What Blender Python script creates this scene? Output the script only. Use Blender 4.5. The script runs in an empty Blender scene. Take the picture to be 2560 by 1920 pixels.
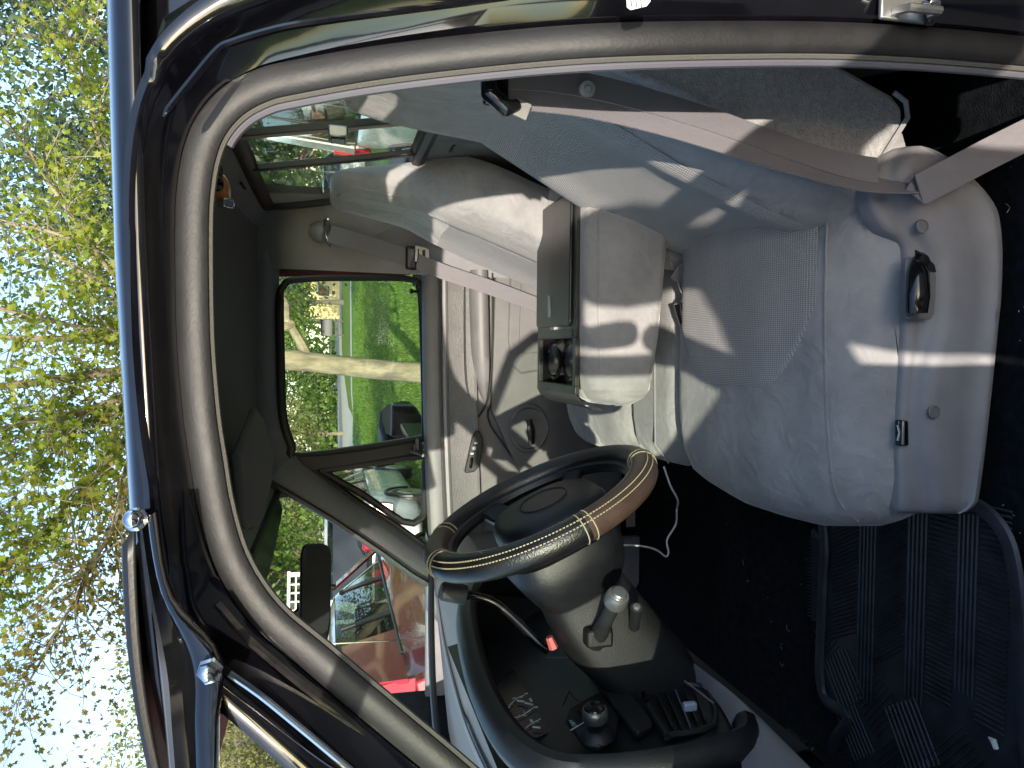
import bpy, bmesh, math, random
import numpy as np
from mathutils import Vector, Matrix, noise
R = math.radians
random.seed(7); rng = np.random.default_rng(7)

# ------------------------------------------------------------ camera, sky, sun, exposure
scene = bpy.context.scene
col = scene.collection
cam_data = bpy.data.cameras.new('camera'); cam = bpy.data.objects.new('camera', cam_data); col.objects.link(cam)
cam_data.sensor_fit = 'HORIZONTAL'; cam_data.sensor_width = 36.0; cam_data.lens = 27.03
cam_data.clip_start = 0.02; cam_data.clip_end = 3000
cx, cy, cz = Vector((0.009, -0.2333, -0.9724)), Vector((0.9993, 0.0384, 0)), Vector((0.0373, -0.9717, 0.2334))      # the phone was held on its side
cam.matrix_world = Matrix(((cx.x, cy.x, cz.x, 0), (cx.y, cy.y, cz.y, -.75), (cx.z, cy.z, cz.z, 1.70), (0, 0, 0, 1)))
scene.camera = cam
SUN = Vector((.094, 1, -.30)).normalized()                      # the way the light travels
w = bpy.data.worlds.new('World'); scene.world = w; w.use_nodes = True
nt = w.node_tree; bg = nt.nodes['Background']
sky = nt.nodes.new('ShaderNodeTexSky'); sky.sky_type = 'NISHITA'; sky.sun_disc = False
sky.sun_elevation = math.asin(-SUN.z); sky.sun_rotation = math.atan2(-SUN.x, -SUN.y)
sky.air_density = 1.0; sky.dust_density = .8; sky.ozone_density = 1.6
nt.links.new(sky.outputs[0], bg.inputs[0]); bg.inputs[1].default_value = 0.15
sd = bpy.data.lights.new('sun', 'SUN'); sd.energy = 2.7; sd.angle = R(.5); sd.color = (1, .90, .76)
so = bpy.data.objects.new('sun', sd); col.objects.link(so); so.rotation_euler = SUN.to_track_quat('-Z', 'Y').to_euler()
so.location = (-4, -30, 14)
vs = scene.view_settings; vs.view_transform = 'Standard'; vs.look = 'None'; vs.exposure = 1.55; vs.gamma = 1; vs.use_curve_mapping = False
scene.cycles.max_bounces = 10; scene.cycles.transparent_max_bounces = 24

# ------------------------------------------------------------ materials
MATS = {}
def mat(name, c, rough=.5, metal=0, bump=0, bscale=200, var=0, vscale=8, spec=.5, coat=0, c2=None, sheen=0, wave=None, stretch=None, crease=None):
    m = bpy.data.materials.new(name); m.use_nodes = True; MATS[name] = m
    n = m.node_tree.nodes; l = m.node_tree.links; p = n['Principled BSDF']
    p.inputs['Base Color'].default_value = (*c, 1); p.inputs['Roughness'].default_value = rough
    p.inputs['Metallic'].default_value = metal; p.inputs['Specular IOR Level'].default_value = spec
    p.inputs['Coat Weight'].default_value = coat; p.inputs['Coat Roughness'].default_value = .05
    if sheen: p.inputs['Sheen Weight'].default_value = sheen; p.inputs['Sheen Roughness'].default_value = .4
    tc = n.new('ShaderNodeTexCoord'); vec = tc.outputs['Object']
    if stretch:
        mp = n.new('ShaderNodeMapping'); mp.inputs['Scale'].default_value = stretch; l.new(vec, mp.inputs[0]); vec = mp.outputs[0]
    colsock = None
    if var or c2:
        t = n.new('ShaderNodeTexNoise'); t.inputs['Scale'].default_value = vscale; t.inputs['Detail'].default_value = 6; t.inputs['Roughness'].default_value = .65
        l.new(vec, t.inputs['Vector'])
        rp = n.new('ShaderNodeValToRGB'); rp.color_ramp.elements[0].position = .34; rp.color_ramp.elements[1].position = .68
        a = c; b = c2 if c2 else tuple(min(1, x*(1+var)) for x in c)
        if not c2: a = tuple(x*(1-var) for x in c)
        rp.color_ramp.elements[0].color = (*a, 1); rp.color_ramp.elements[1].color = (*b, 1)
        l.new(t.outputs['Fac'], rp.inputs[0]); l.new(rp.outputs[0], p.inputs['Base Color']); colsock = rp.outputs[0]
    hs = None
    if bump:
        t2 = n.new('ShaderNodeTexNoise'); t2.inputs['Scale'].default_value = bscale; t2.inputs['Detail'].default_value = 3
        l.new(vec, t2.inputs['Vector']); hs = t2.outputs['Fac']
    if crease:      # soft wrinkles in worn cloth
        t3 = n.new('ShaderNodeTexNoise'); t3.inputs['Scale'].default_value = crease[0]; t3.inputs['Detail'].default_value = 2; t3.inputs['Distortion'].default_value = .8
        l.new(vec, t3.inputs['Vector']); ml = n.new('ShaderNodeMath'); ml.operation = 'MULTIPLY_ADD'; ml.inputs[1].default_value = crease[1]; l.new(t3.outputs['Fac'], ml.inputs[0]); l.new(hs, ml.inputs[2]); hs = ml.outputs[0]
    if wave:
        wv = n.new('ShaderNodeTexWave'); wv.wave_type = 'BANDS'; wv.bands_direction = wave[0]; wv.inputs['Scale'].default_value = wave[1]
        wv.inputs['Distortion'].default_value = wave[2]; wv.inputs['Detail'].default_value = 2; wv.inputs['Detail Scale'].default_value = 3
        l.new(tc.outputs['Object'], wv.inputs['Vector']); hs = wv.outputs['Fac']
        if len(wave) > 3:
            mx = n.new('ShaderNodeMix'); mx.data_type = 'RGBA'; mx.blend_type = 'MULTIPLY'; mx.inputs[0].default_value = wave[3]
            if colsock: l.new(colsock, mx.inputs[6])
            else: mx.inputs[6].default_value = (*c, 1)
            l.new(wv.outputs['Color'], mx.inputs[7]); l.new(mx.outputs[2], p.inputs['Base Color'])
    if hs is not None:
        b = n.new('ShaderNodeBump'); b.inputs['Strength'].default_value = bump; b.inputs['Distance'].default_value = .002
        l.new(hs, b.inputs['Height']); l.new(b.outputs[0], p.inputs['Normal'])
    if var and not metal:   # uneven gloss from handling and dust
        mr = n.new('ShaderNodeMapRange'); mr.inputs[3].default_value = max(.03, rough-.08); mr.inputs[4].default_value = min(1, rough+.10)
        l.new(t.outputs['Fac'], mr.inputs[0]); l.new(mr.outputs[0], p.inputs['Roughness'])
    return m
def glass(name, tint=(.93, .97, .94), refl=1.0, dust=0.0):
    m = bpy.data.materials.new(name); m.use_nodes = True; MATS[name] = m
    n = m.node_tree.nodes; l = m.node_tree.links; n.clear()
    o = n.new('ShaderNodeOutputMaterial'); tr = n.new('ShaderNodeBsdfTransparent'); tr.inputs[0].default_value = (*tint, 1)
    gl = n.new('ShaderNodeBsdfGlossy'); gl.inputs['Roughness'].default_value = .01; gl.inputs[0].default_value = (refl, refl, refl, 1)
    fr = n.new('ShaderNodeFresnel'); ge = n.new('ShaderNodeNewGeometry'); ir = n.new('ShaderNodeMapRange')     # same reflectance on both faces of the pane
    ir.inputs[3].default_value = 1.27; ir.inputs[4].default_value = 1/1.27; l.new(ge.outputs['Backfacing'], ir.inputs[0]); l.new(ir.outputs[0], fr.inputs[0])
    mx = n.new('ShaderNodeMixShader'); l.new(fr.outputs[0], mx.inputs[0]); l.new(tr.outputs[0], mx.inputs[1]); l.new(gl.outputs[0], mx.inputs[2])
    last = mx.outputs[0]
    if dust:
        d = n.new('ShaderNodeBsdfDiffuse'); d.inputs[0].default_value = (.6, .58, .52, 1)
        t = n.new('ShaderNodeTexNoise'); t.inputs['Scale'].default_value = 14; t.inputs['Detail'].default_value = 8
        mr = n.new('ShaderNodeMapRange'); mr.inputs[1].default_value = .35; mr.inputs[2].default_value = .8; mr.inputs[3].default_value = 0; mr.inputs[4].default_value = dust
        l.new(t.outputs['Fac'], mr.inputs[0]); m2 = n.new('ShaderNodeMixShader'); l.new(mr.outputs[0], m2.inputs[0]); l.new(last, m2.inputs[1]); l.new(d.outputs[0], m2.inputs[2]); last = m2.outputs[0]
    l.new(last, o.inputs[0]); return m
def leafmat(name, stops, scale=1.2, tl=.45):
    m = bpy.data.materials.new(name); m.use_nodes = True; MATS[name] = m
    n = m.node_tree.nodes; l = m.node_tree.links; n.clear()
    o = n.new('ShaderNodeOutputMaterial'); tc = n.new('ShaderNodeTexCoord')
    t = n.new('ShaderNodeTexNoise'); t.inputs['Scale'].default_value = scale; t.inputs['Detail'].default_value = 8; t.inputs['Roughness'].default_value = .8
    l.new(tc.outputs['Object'], t.inputs['Vector'])
    rp = n.new('ShaderNodeValToRGB'); e = rp.color_ramp.elements
    while len(e) < len(stops): e.new(.5)
    for i, (ps, c) in enumerate(stops): e[i].position = ps; e[i].color = (*c, 1)
    l.new(t.outputs['Fac'], rp.inputs[0])
    d = n.new('ShaderNodeBsdfPrincipled'); d.inputs['Roughness'].default_value = .5; l.new(rp.outputs[0], d.inputs['Base Color'])
    tr = n.new('ShaderNodeBsdfTranslucent'); l.new(rp.outputs[0], tr.inputs[0])
    mx = n.new('ShaderNodeMixShader'); mx.inputs[0].default_value = tl; l.new(d.outputs[0], mx.inputs[1]); l.new(tr.outputs[0], mx.inputs[2]); l.new(mx.outputs[0], o.inputs[0])
    return m
mat('paint', (.003, .003, .0045), .12, spec=.4, coat=1, var=.3, vscale=30)
mat('paint_dusty', (.010, .009, .009), .30, spec=.5, coat=.6, var=.5, vscale=60, bump=.06, bscale=120)
mat('rubber', (.0095, .0095, .011), .55, bump=.15, bscale=260, var=.25, vscale=40)
mat('rubber_black', (.008, .008, .009), .45, bump=.1, bscale=300)
mat('velour_lip', (.085, .082, .074), .95, bump=.5, bscale=700)
mat('door_trim', (.135, .132, .134), .46, bump=.22, bscale=900, var=.10, vscale=12)  # same plastic as trim, coloured darker to offset the sun on the door
mat('trim', (.20, .195, .21), .46, bump=.22, bscale=900, var=.10, vscale=12)
mat('trim_pale', (.15, .148, .15), .42, bump=.25, bscale=900, var=.08, vscale=14)
mat('trim_edge', (.10, .098, .115), .4, var=.05)
mat('trim_grain', (.14, .137, .135), .5, bump=1, bscale=190, var=.10, vscale=20)
mat('headliner', (.15, .148, .142), .95, bump=.2, bscale=500, var=.06)
mat('back_carpet', (.12, .115, .11), 1, bump=.6, bscale=420, var=.20, vscale=14)
mat('fabric', (.275, .27, .275), .95, bump=.35, bscale=520, var=.16, vscale=11, sheen=.35, crease=(20, 11))
mat('fabric_side', (.28, .275, .275), 1, bump=.9, bscale=330, var=.22, vscale=120, sheen=.3)
def knit(name, direction):
    m = mat(name, (.215, .213, .218), .9, var=.12, vscale=9, sheen=.2)
    n = m.node_tree.nodes; l = m.node_tree.links; p = n['Principled BSDF']; tc = n['Texture Coordinate']
    w1 = n.new('ShaderNodeTexWave'); w1.wave_type = 'BANDS'; w1.bands_direction = direction; w1.inputs['Scale'].default_value = 92; w1.inputs['Distortion'].default_value = 1.2; w1.inputs['Detail'].default_value = 1; w1.inputs['Detail Scale'].default_value = 30
    w2 = n.new('ShaderNodeTexWave'); w2.wave_type = 'BANDS'; w2.bands_direction = 'Y'; w2.inputs['Scale'].default_value = 72; w2.inputs['Distortion'].default_value = .6
    for q in (w1, w2): l.new(tc.outputs['Object'], q.inputs['Vector'])
    mu = n.new('ShaderNodeMath'); mu.operation = 'MULTIPLY'; l.new(w1.outputs['Fac'], mu.inputs[0]); l.new(w2.outputs['Fac'], mu.inputs[1])
    src = p.inputs['Base Color'].links[0].from_socket
    mx = n.new('ShaderNodeMix'); mx.data_type = 'RGBA'; l.new(mu.outputs[0], mx.inputs[0]); l.new(src, mx.inputs[6]); mx.inputs[7].default_value = (.50, .49, .49, 1)
    l.new(mx.outputs[2], p.inputs['Base Color'])
    b = n.new('ShaderNodeBump'); b.inputs['Strength'].default_value = .7; b.inputs['Distance'].default_value = .0015; l.new(mu.outputs[0], b.inputs['Height']); l.new(b.outputs[0], p.inputs['Normal'])
knit('knit', 'X'); knit('knit_back', 'Z')
mat('belt', (.175, .165, .18), .7, bump=.5, bscale=900, var=.08, stretch=(1, 1, .2))
mat('carpet', (.0095, .0115, .015), 1, bump=1, bscale=330, var=.5, vscale=60, spec=.1)
mat('mat_rubber', (.030, .034, .043), .42, bump=.15, bscale=200, var=.4, vscale=25)
mat('dark_plastic', (.016, .017, .019), .40, bump=.25, bscale=700, var=.3, vscale=16)
mat('soft_black', (.008, .0085, .010), .48, bump=.5, bscale=900, var=.25)
mat('pad', (.0075, .008, .010), .36, bump=.35, bscale=800, var=.3, vscale=25)
mat('gloss_black', (.006, .006, .007), .12, spec=.6)
mat('console_plastic', (.022, .022, .020), .30, bump=.15, bscale=800, var=.3, vscale=30)
mat('leather_black', (.007, .007, .008), .30, bump=.4, bscale=420, var=.3, vscale=25)
mat('leather_brown', (.065, .040, .031), .38, bump=.35, bscale=420, var=.25, vscale=18)
mat('thread', (.34, .29, .19), .8)
mat('chrome', (.75, .76, .78), .12, metal=1)
mat('satin_metal', (.42, .42, .41), .38, metal=.9, bump=.1, bscale=300)
mat('alu', (.35, .32, .28), .42, metal=.8, bump=.1, bscale=150, stretch=(20, 20, 1))
mat('mirror', (.62, .63, .65), .02, metal=1)
mat('mirror_dim', (.035, .037, .04), .04, spec=.6)
mat('white_paper', (.75, .75, .72), .7, var=.06)
mat('ink', (.10, .10, .10), .8)
mat('white_print', (.62, .64, .66), .6)
mat('teal_print', (.20, .38, .42), .6)
mat('red_plastic', (.42, .10, .10), .4)
mat('orange', (.80, .26, .03), .25, spec=.6, coat=.5, var=.1)
mat('plastic_bag', (.62, .62, .60), .35, var=.1)
mat('cable', (.55, .55, .62), .5)
mat('gauge_face', (.008, .009, .013), .25)
mat('lens_clear', (.30, .36, .46), .1, spec=.8)
glass('window_glass', (.90, .95, .91), dust=.035)
glass('windshield_glass', (.88, .96, .92), dust=.012)
glass('cluster_glass', (.8, .82, .86))
mat('maroon', (.12, .012, .016), .25, coat=.8)
# ------------------------------------------------------------ mesh helpers
class MB:
    def __init__(s): s.v = []; s.f = []
    def add(s, v, f):
        b = len(s.v); s.v += [tuple(q) for q in v]; s.f += [tuple(i+b for i in q) for q in f]; return s
    def box(s, c, d, rot=None):
        c = Vector(c); P = []
        for x in (-.5, .5):
            for y in (-.5, .5):
                for z in (-.5, .5):
                    q = Vector((x*d[0], y*d[1], z*d[2]))
                    if rot: q = rot @ q
                    P.append(c+q)
        return s.add(P, [(0, 1, 3, 2), (4, 6, 7, 5), (0, 4, 5, 1), (2, 3, 7, 6), (0, 2, 6, 4), (1, 5, 7, 3)])
    def prism(s, poly, vec):
        n = len(poly); v = Vector(vec); P = [Vector(q) for q in poly]
        nn = Vector((0, 0, 0))
        for i in range(n): nn += P[i].cross(P[(i+1) % n])
        if nn.dot(v) > 0: P.reverse()
        V = P+[q+v for q in P]
        return s.add(V, [tuple(range(n)), tuple(range(2*n-1, n-1, -1))]+[(i, i+n, (i+1) % n+n, (i+1) % n)[::1] for i in range(n)])
    def loft(s, rings, cap=True, closed=True, ring_loop=False):
        n = len(rings[0]); V = [q for r_ in rings for q in r_]; F = []
        m = len(rings)
        for i in range(m if ring_loop else m-1):
            for j in range(n if closed else n-1):
                a = i*n+j; b = i*n+(j+1) % n; i2 = (i+1) % m
                F.append((a, b, i2*n+(j+1) % n, i2*n+j))
        if cap and closed and not ring_loop: F.append(tuple(range(n))[::-1]); F.append(tuple((m-1)*n+j for j in range(n)))
        return s.add(V, F)
    def tube(s, path, r, n=8, closed=False, flat=None, up=None, cap=True):
        P = [Vector(q) for q in path]; m = len(P); rings = []
        prev = None
        for i in range(m):
            if closed: t = P[(i+1) % m]-P[i-1]
            else: t = P[min(i+1, m-1)]-P[max(i-1, 0)]
            t = t.normalized()
            u = Vector(up) if up is not None else (prev if prev is not None else (Vector((0, 0, 1)) if abs(t.z) < .9 else Vector((1, 0, 0))))
            u = (u-t*u.dot(t)).normalized(); prev = u; w_ = t.cross(u)
            rr = r[i] if isinstance(r, (list, tuple)) else r
            fa, fb = flat if flat else (1, 1)
            rings.append([P[i]+u*math.cos(2*math.pi*k/n)*rr*fa+w_*math.sin(2*math.pi*k/n)*rr*fb for k in range(n)])
        return s.loft(rings, cap=cap, ring_loop=closed)
    def ribbon(s, path, wdirs, width, th=.0016):
        rings = []
        m = len(path)
        for i in range(m):
            p_ = Vector(path[i]); wd = Vector(wdirs[i] if isinstance(wdirs, list) else wdirs)
            t = (Vector(path[min(i+1, m-1)])-Vector(path[max(i-1, 0)])).normalized()
            wd = (wd-t*wd.dot(t)).normalized(); nn = t.cross(wd)*th/2
            ww = width[i] if isinstance(width, list) else width
            rings.append([p_-wd*ww/2-nn, p_+wd*ww/2-nn, p_+wd*ww/2+nn, p_-wd*ww/2+nn])
        return s.loft(rings)
    def grid(s, fn, nu, nv):
        V = [fn(i/(nu-1), j/(nv-1)) for i in range(nu) for j in range(nv)]
        return s.add(V, [(i*nv+j, (i+1)*nv+j, (i+1)*nv+j+1, i*nv+j+1) for i in range(nu-1) for j in range(nv-1)])
    def lathe(s, prof, o, axis, n=20):
        a = Vector(axis).normalized(); u = a.orthogonal().normalized(); w_ = a.cross(u); o = Vector(o)
        return s.loft([[o+a*h+(u*math.cos(2*math.pi*k/n)+w_*math.sin(2*math.pi*k/n))*max(r_, .0002) for k in range(n)] for r_, h in prof])
    def build(s, name, m, parent=None, smooth=True, bevel=0, sub=0, angle=38, solid=0, seg=2, recalc=True):
        me = bpy.data.meshes.new(name); me.from_pydata([tuple(q) for q in s.v], [], s.f); me.update()
        if recalc:
            bm = bmesh.new(); bm.from_mesh(me); bmesh.ops.recalc_face_normals(bm, faces=bm.faces); bm.to_mesh(me); bm.free()
        if smooth:
            me.polygons.foreach_set('use_smooth', [True]*len(me.polygons))
            if not sub: me.set_sharp_from_angle(angle=R(angle))
        me.materials.append(MATS[m] if isinstance(m, str) else m)
        o = bpy.data.objects.new(name, me); col.objects.link(o)
        if parent: attach(o, parent)
        if solid: q = o.modifiers.new('s', 'SOLIDIFY'); q.thickness = solid; q.offset = 0
        if bevel: q = o.modifiers.new('b', 'BEVEL'); q.width = bevel; q.segments = seg; q.limit_method = 'ANGLE'; q.angle_limit = R(35); q.harden_normals = False
        if sub: q = o.modifiers.new('u', 'SUBSURF'); q.levels = sub; q.render_levels = sub
        return o
def empty(name, loc, label=None, cat=None, group=None, local=False):
    o = bpy.data.objects.new(name, None); col.objects.link(o); o.location = loc; o.empty_display_size = .1
    if local: LOCAL.add(o.name)
    return tag(o, label, cat, group)
LOCAL = set()
def tag(o, label=None, cat=None, group=None, kind=None):
    for k, v in (('label', label), ('category', cat), ('group', group), ('kind', kind)):
        if v: o[k] = v
    return o
def attach(o, parent):
    o.parent = parent
    if parent.type == 'EMPTY' and parent.name not in LOCAL: o.matrix_parent_inverse = Matrix.Translation(-parent.location)
def spline(pts, n=8, closed=False):
    P = [Vector(q) for q in pts]; m = len(P); out = []
    for i in range(m if closed else m-1):
        if closed: a, b, c, d = P[i-1], P[i], P[(i+1) % m], P[(i+2) % m]
        else: a, b, c, d = P[max(i-1, 0)], P[i], P[i+1], P[min(i+2, m-1)]
        for k in range(n):
            t = k/n
            out.append(.5*((2*b)+(c-a)*t+(2*a-5*b+4*c-d)*t*t+(3*b-a-3*c+d)*t**3))
    if not closed: out.append(P[-1])
    return out
def interp(x, xs, yv):
    return float(np.interp(x, xs, yv))
def lerp(a, b, t): return Vector(a)*(1-t)+Vector(b)*t
def text(name, body, size, m, parent, loc, rot, ext=.0004):
    cu = bpy.data.curves.new(name, 'FONT'); cu.body = body; cu.size = size; cu.extrude = ext; cu.align_x = 'CENTER'; cu.align_y = 'CENTER'
    t = bpy.data.objects.new(name, cu); me = bpy.data.meshes.new_from_object(t)
    me.transform(Matrix.Translation(loc) @ rot.to_4x4())
    me.materials.append(MATS[m]); o = bpy.data.objects.new(name, me); col.objects.link(o); bpy.data.objects.remove(t)
    attach(o, parent); return o
def basis(x, y):   # text frame: x = reading direction, y = up of the letters
    x = Vector(x).normalized(); y = Vector(y); y = (y-x*y.dot(x)).normalized(); z = x.cross(y)
    return Matrix((x, y, z)).transposed()

# ------------------------------------------------------------ the pickup: body shell round the open door
truck = empty('pickup_truck', (-.3, .9, 0), 'black pickup truck with its driver door open, grey cloth interior in view', 'pickup truck')
seal = spline([(-0.4782, 0.0303, 1.5316), (-0.4349, 0.0413, 1.5797), (-0.3977, 0.0512, 1.6227), (-0.3606, 0.0611, 1.6655), (-0.3189, 0.072, 1.7129), (-0.2822, 0.0817, 1.7553), (-0.2456, 0.0882, 1.7834), (-0.2067, 0.0925, 1.8021), (-0.1581, 0.0954, 1.8149), (-0.1146, 0.097, 1.8217), (-0.0664, 0.0985, 1.8284), (0.0006, 0.0997, 1.8336), (0.0578, 0.1001, 1.8351), (0.1241, 0.1001, 1.8351), (0.1619, 0.0997, 1.8335), (0.1995, 0.0984, 1.8277), (0.2301, 0.0957, 1.8161), (0.2551, 0.0909, 1.7953), (0.2718, 0.0846, 1.7677), (0.2811, 0.0771, 1.735), (0.2986, 0.0556, 1.6417), (0.3156, 0.025, 1.5087), (0.3257, 0, 1.3882), (0.348, 0, 1.1865), (0.3573, 0, 1.0424), (0.361, 0, 0.9068), (0.3619, 0, 0.7637)], 5)
SN = Vector((0, -.975, .224))
def outward(path):
    o = []
    for i in range(len(path)):
        t = (path[min(i+1, len(path)-1)]-path[max(i-1, 0)]).normalized()
        d = SN.cross(t); o.append(d.normalized())
    if sum((o[i].z for i in range(len(path)//3, len(path)//2))) < 0: o = [-q for q in o]
    return o
so_ = outward(seal)
MB().tube([p for p in seal], .0170, 14, flat=(.50, 1.0), up=SN).build('door_seal', 'rubber', truck)
MB().tube([p-d*.0165+Vector((0, .006, 0)) for p, d in zip(seal, so_)], .0048, 8).build('trim_lip', 'velour_lip', truck)
n_ = len(seal)
corner = max(range(n_), key=lambda i: seal[i].x+seal[i].z*.9)
MB().tube([p-d*.022+Vector((0, .012, 0)) for p, d in zip(seal[corner-6:], so_[corner-6:])], .0052, 8).build('pillar_trim_edge', 'trim_edge', truck)
# jamb, swept round the opening: narrow under the roof, wide on both pillars
def jw(p):
    if p.x > .12: return interp(p.z, [1.52, 1.70, 1.80, 1.838], [.115, .085, .055, .036])
    return interp(p.z, [1.60, 1.79, 1.82], [.072, .064, .036])
prof = [(.06, -.012), (.14, .000), (.26, .004), (.42, .016), (.55, .027), (.60, .040), (.66, .047), (.80, .051), (.97, .050), (1.0, .044), (1.02, .02)]
rings = []
for p, d in zip(seal, so_):
    W = jw(p); k = 1 if W < .05 else 1.15
    rings.append([p+d*(.010+W*q)+SN*(e*k) for q, e in prof])
MB().loft(rings, cap=False, closed=False).build('door_jamb', 'paint', truck, recalc=False)
# raised seam along the rear pillar flange and the front pillar gutter
MB().tube(spline([(0.2146, 0.015, 1.8458), (0.2226, 0.015, 1.8403), (0.2529, 0.015, 1.8187), (0.2783, 0.015, 1.7994), (0.2872, 0.015, 1.7864), (0.3042, 0.015, 1.7453), (0.316, 0.015, 1.7031), (0.3329, 0.015, 1.6332), (0.3481, 0.015, 1.5696), (0.3598, 0.015, 1.5227)], 4), [.0004, .001, .002, .003]+[.0038]*33, 8).build('flange_seam', 'paint', truck)
MB().prism([(x, .23*(z-1.40)-.012, z) for x, z in ((.335, 1.86), (.40, 1.76), (.425, 1.60), (.52, 1.60), (.52, 1.882), (.26, 1.882))], (0, .012, 0)).build('upper_corner_panel', 'paint', truck)
MB().tube(spline([(-0.3086, 0.022, 1.792), (-0.3316, 0.022, 1.7644), (-0.365, 0.022, 1.7298), (-0.4045, 0.022, 1.6898), (-0.4368, 0.022, 1.6578)], 3), .0035, 8).build('pillar_molding', 'chrome', truck)
MB().tube(spline([(-0.2504, 0.062, 1.8074), (-0.2905, 0.062, 1.7766), (-0.3353, 0.062, 1.7313), (-0.3874, 0.062, 1.675), (-0.4605, 0.062, 1.6066)], 4), .006, 8).build('gutter_seam', 'paint_dusty', truck)
# roof skin
rxs = [.52, .44, .374, .25, .103, -.035, -.165, -.25, -.33, -.40, -.45]
def rz(x): return interp(x, [-.46, -.3, -.165, -.035, .103, .374], [-.040, -.024, -.012, -.006, 0, .005])
rp = [(.062, 1.872), (.064, 1.882), (.070, 1.891), (.080, 1.898), (.10, 1.906), (.13, 1.914), (.16, 1.9195), (.26, 1.934), (.45, 1.952), (.68, 1.964), (.90, 1.968)]
rp = rp+[(1.80-y, z) for y, z in rp[-2::-1]]
def roofring(x):
    f_ = max(0, (-.30-x)/.15); b_ = max(0, (x-.46)/.06)
    return [Vector((x, y, z+rz(x)-.03*f_*f_*(1 if z > 1.93 else .5)-.05*b_*b_)) for y, z in rp]
MB().loft([roofring(x) for x in rxs], cap=False, closed=False).build('roof', 'paint', truck, recalc=False, solid=.004)
# outer skin behind the door, sill, bed, fender, bonnet, wheels: what carries the cab
b = MB(); b.prism([(.415, -.072, .50), (.56, -.074, .50), (.56, -.072, 1.40), (.54, -.02, 1.68), (.53, .05, 1.87), (.40, .05, 1.868), (.405, -.02, 1.66), (.412, -.072, 1.40)], (0, .05, 0))
b.build('quarter_panel', 'paint', truck, bevel=.006)
MB().prism([(.50, -.05, .50), (.56, -.05, .50), (.56, -.05, 1.42), (.50, -.05, 1.42)], (0, 1.90, 0)).build('cab_back', 'paint', truck, bevel=.006)
MB().box((-.28, -.035, .50), (1.6, .09, .22)).build('rocker_panel', 'paint', truck, bevel=.02)
MB().box((-.28, 1.835, .50), (1.6, .09, .22)).build('rocker_panel', 'paint', truck, bevel=.02)
b = MB(); b.box((1.65, -.02, .90), (2.0, .10, .62)); b.box((1.65, 1.82, .90), (2.0, .10, .62)); b.box((1.65, .9, .66), (2.0, 1.74, .06)); b.box((2.63, .9, .9), (.06, 1.9, .6))
b.build('cargo_bed', 'paint', truck, bevel=.015)
for fy, fs in ((0, 1), (1.8, -1)): MB().prism([(-1.05, fy-fs*.03, 1.30), (-2.0, fy+fs*.02, 1.26), (-2.55, fy+fs*.08, 1.14), (-2.6, fy+fs*.08, .62), (-1.05, fy-fs*.03, .55)], (0, fs*.16, 0)).build('fender', 'paint', truck, bevel=.03)
MB().prism([(-1.12, .16, 1.32), (-2.0, .16, 1.31), (-2.52, .16, 1.20), (-2.58, .16, 1.0), (-1.12, .16, 1.0)], (0, 1.48, 0)).build('bonnet', 'paint', truck, bevel=.03)
for wx in (-1.85, 1.75):
    for wy, sg in ((.02, -1), (1.78, 1)):
        o = MB().lathe([(.18, -.13), (.33, -.13), (.37, -.10), (.37, .10), (.33, .13), (.18, .13)], (wx, wy, .37), (0, 1, 0), 28).build('wheel', 'rubber_black', truck)
        MB().lathe([(.05, -.02), (.19, -.01), (.20, .0), (.19, .03), (.04, .03)], (wx, wy+sg*.115, .37), (0, sg, 0), 20).build('rim', 'satin_metal', o)
# open driver door, swung forward out of the picture: it shades the dashboard
dh = Vector((-.80, -.01, 0)); da = R(-56)
def dp(s, z, o_=0): return dh+Vector((math.cos(da)*s-math.sin(da)*o_, math.sin(da)*s+math.cos(da)*o_, z))
b = MB(); b.prism([dp(0, .60), dp(1.05, .60), dp(1.10, 1.0), dp(1.08, 1.38), dp(0, 1.36)], dp(0, 0, .10)-dp(0, 0)); o_d = b.build('driver_door', 'paint', truck, bevel=.015)
b = MB(); b.tube([dp(.03, 1.36, .05), dp(.30, 1.70, .05), dp(.42, 1.82, .05), dp(.55, 1.85, .05), dp(.95, 1.85, .05), dp(1.04, 1.80, .05), dp(1.08, 1.38, .05)], .022, 8)
b.build('window_frame', 'paint', o_d)
MB().prism([dp(.05, 1.37, .05), dp(.33, 1.71, .05), dp(.55, 1.84, .05), dp(1.02, 1.83, .05), dp(1.06, 1.38, .05)], dp(0, 0, .004)-dp(0, 0)).build('window_pane', 'window_glass', o_d)

# exterior sun visor over the windshield
vtop = [(-.17, .075, 1.886), (-.20, .10, 1.903), (-.23, .30, 1.937), (-.25, .60, 1.955), (-.26, .90, 1.960), (-.25, 1.20, 1.955), (-.23, 1.50, 1.937), (-.20, 1.70, 1.903), (-.17, 1.725, 1.886)]
vfr = [(-.56, .09, 1.835), (-.57, .11, 1.845), (-.58, .30, 1.853), (-.59, .60, 1.856), (-.60, .90, 1.858), (-.59, 1.20, 1.856), (-.57, 1.45, 1.850), (-.52, 1.66, 1.842), (-.48, 1.70, 1.835)]
vt, vf = spline(vtop, 4), spline(vfr, 4)
rings = []
for t in [i/14 for i in range(15)]:
    rings.append([lerp(a, b_, t)+Vector((0, 0, .016*math.sin(math.pi*t))) for a, b_ in zip(vt, vf)])
visor = MB().loft(rings, cap=False, closed=False).build('sun_visor_awning', 'rubber_black', truck, recalc=False, solid=.004)
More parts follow.
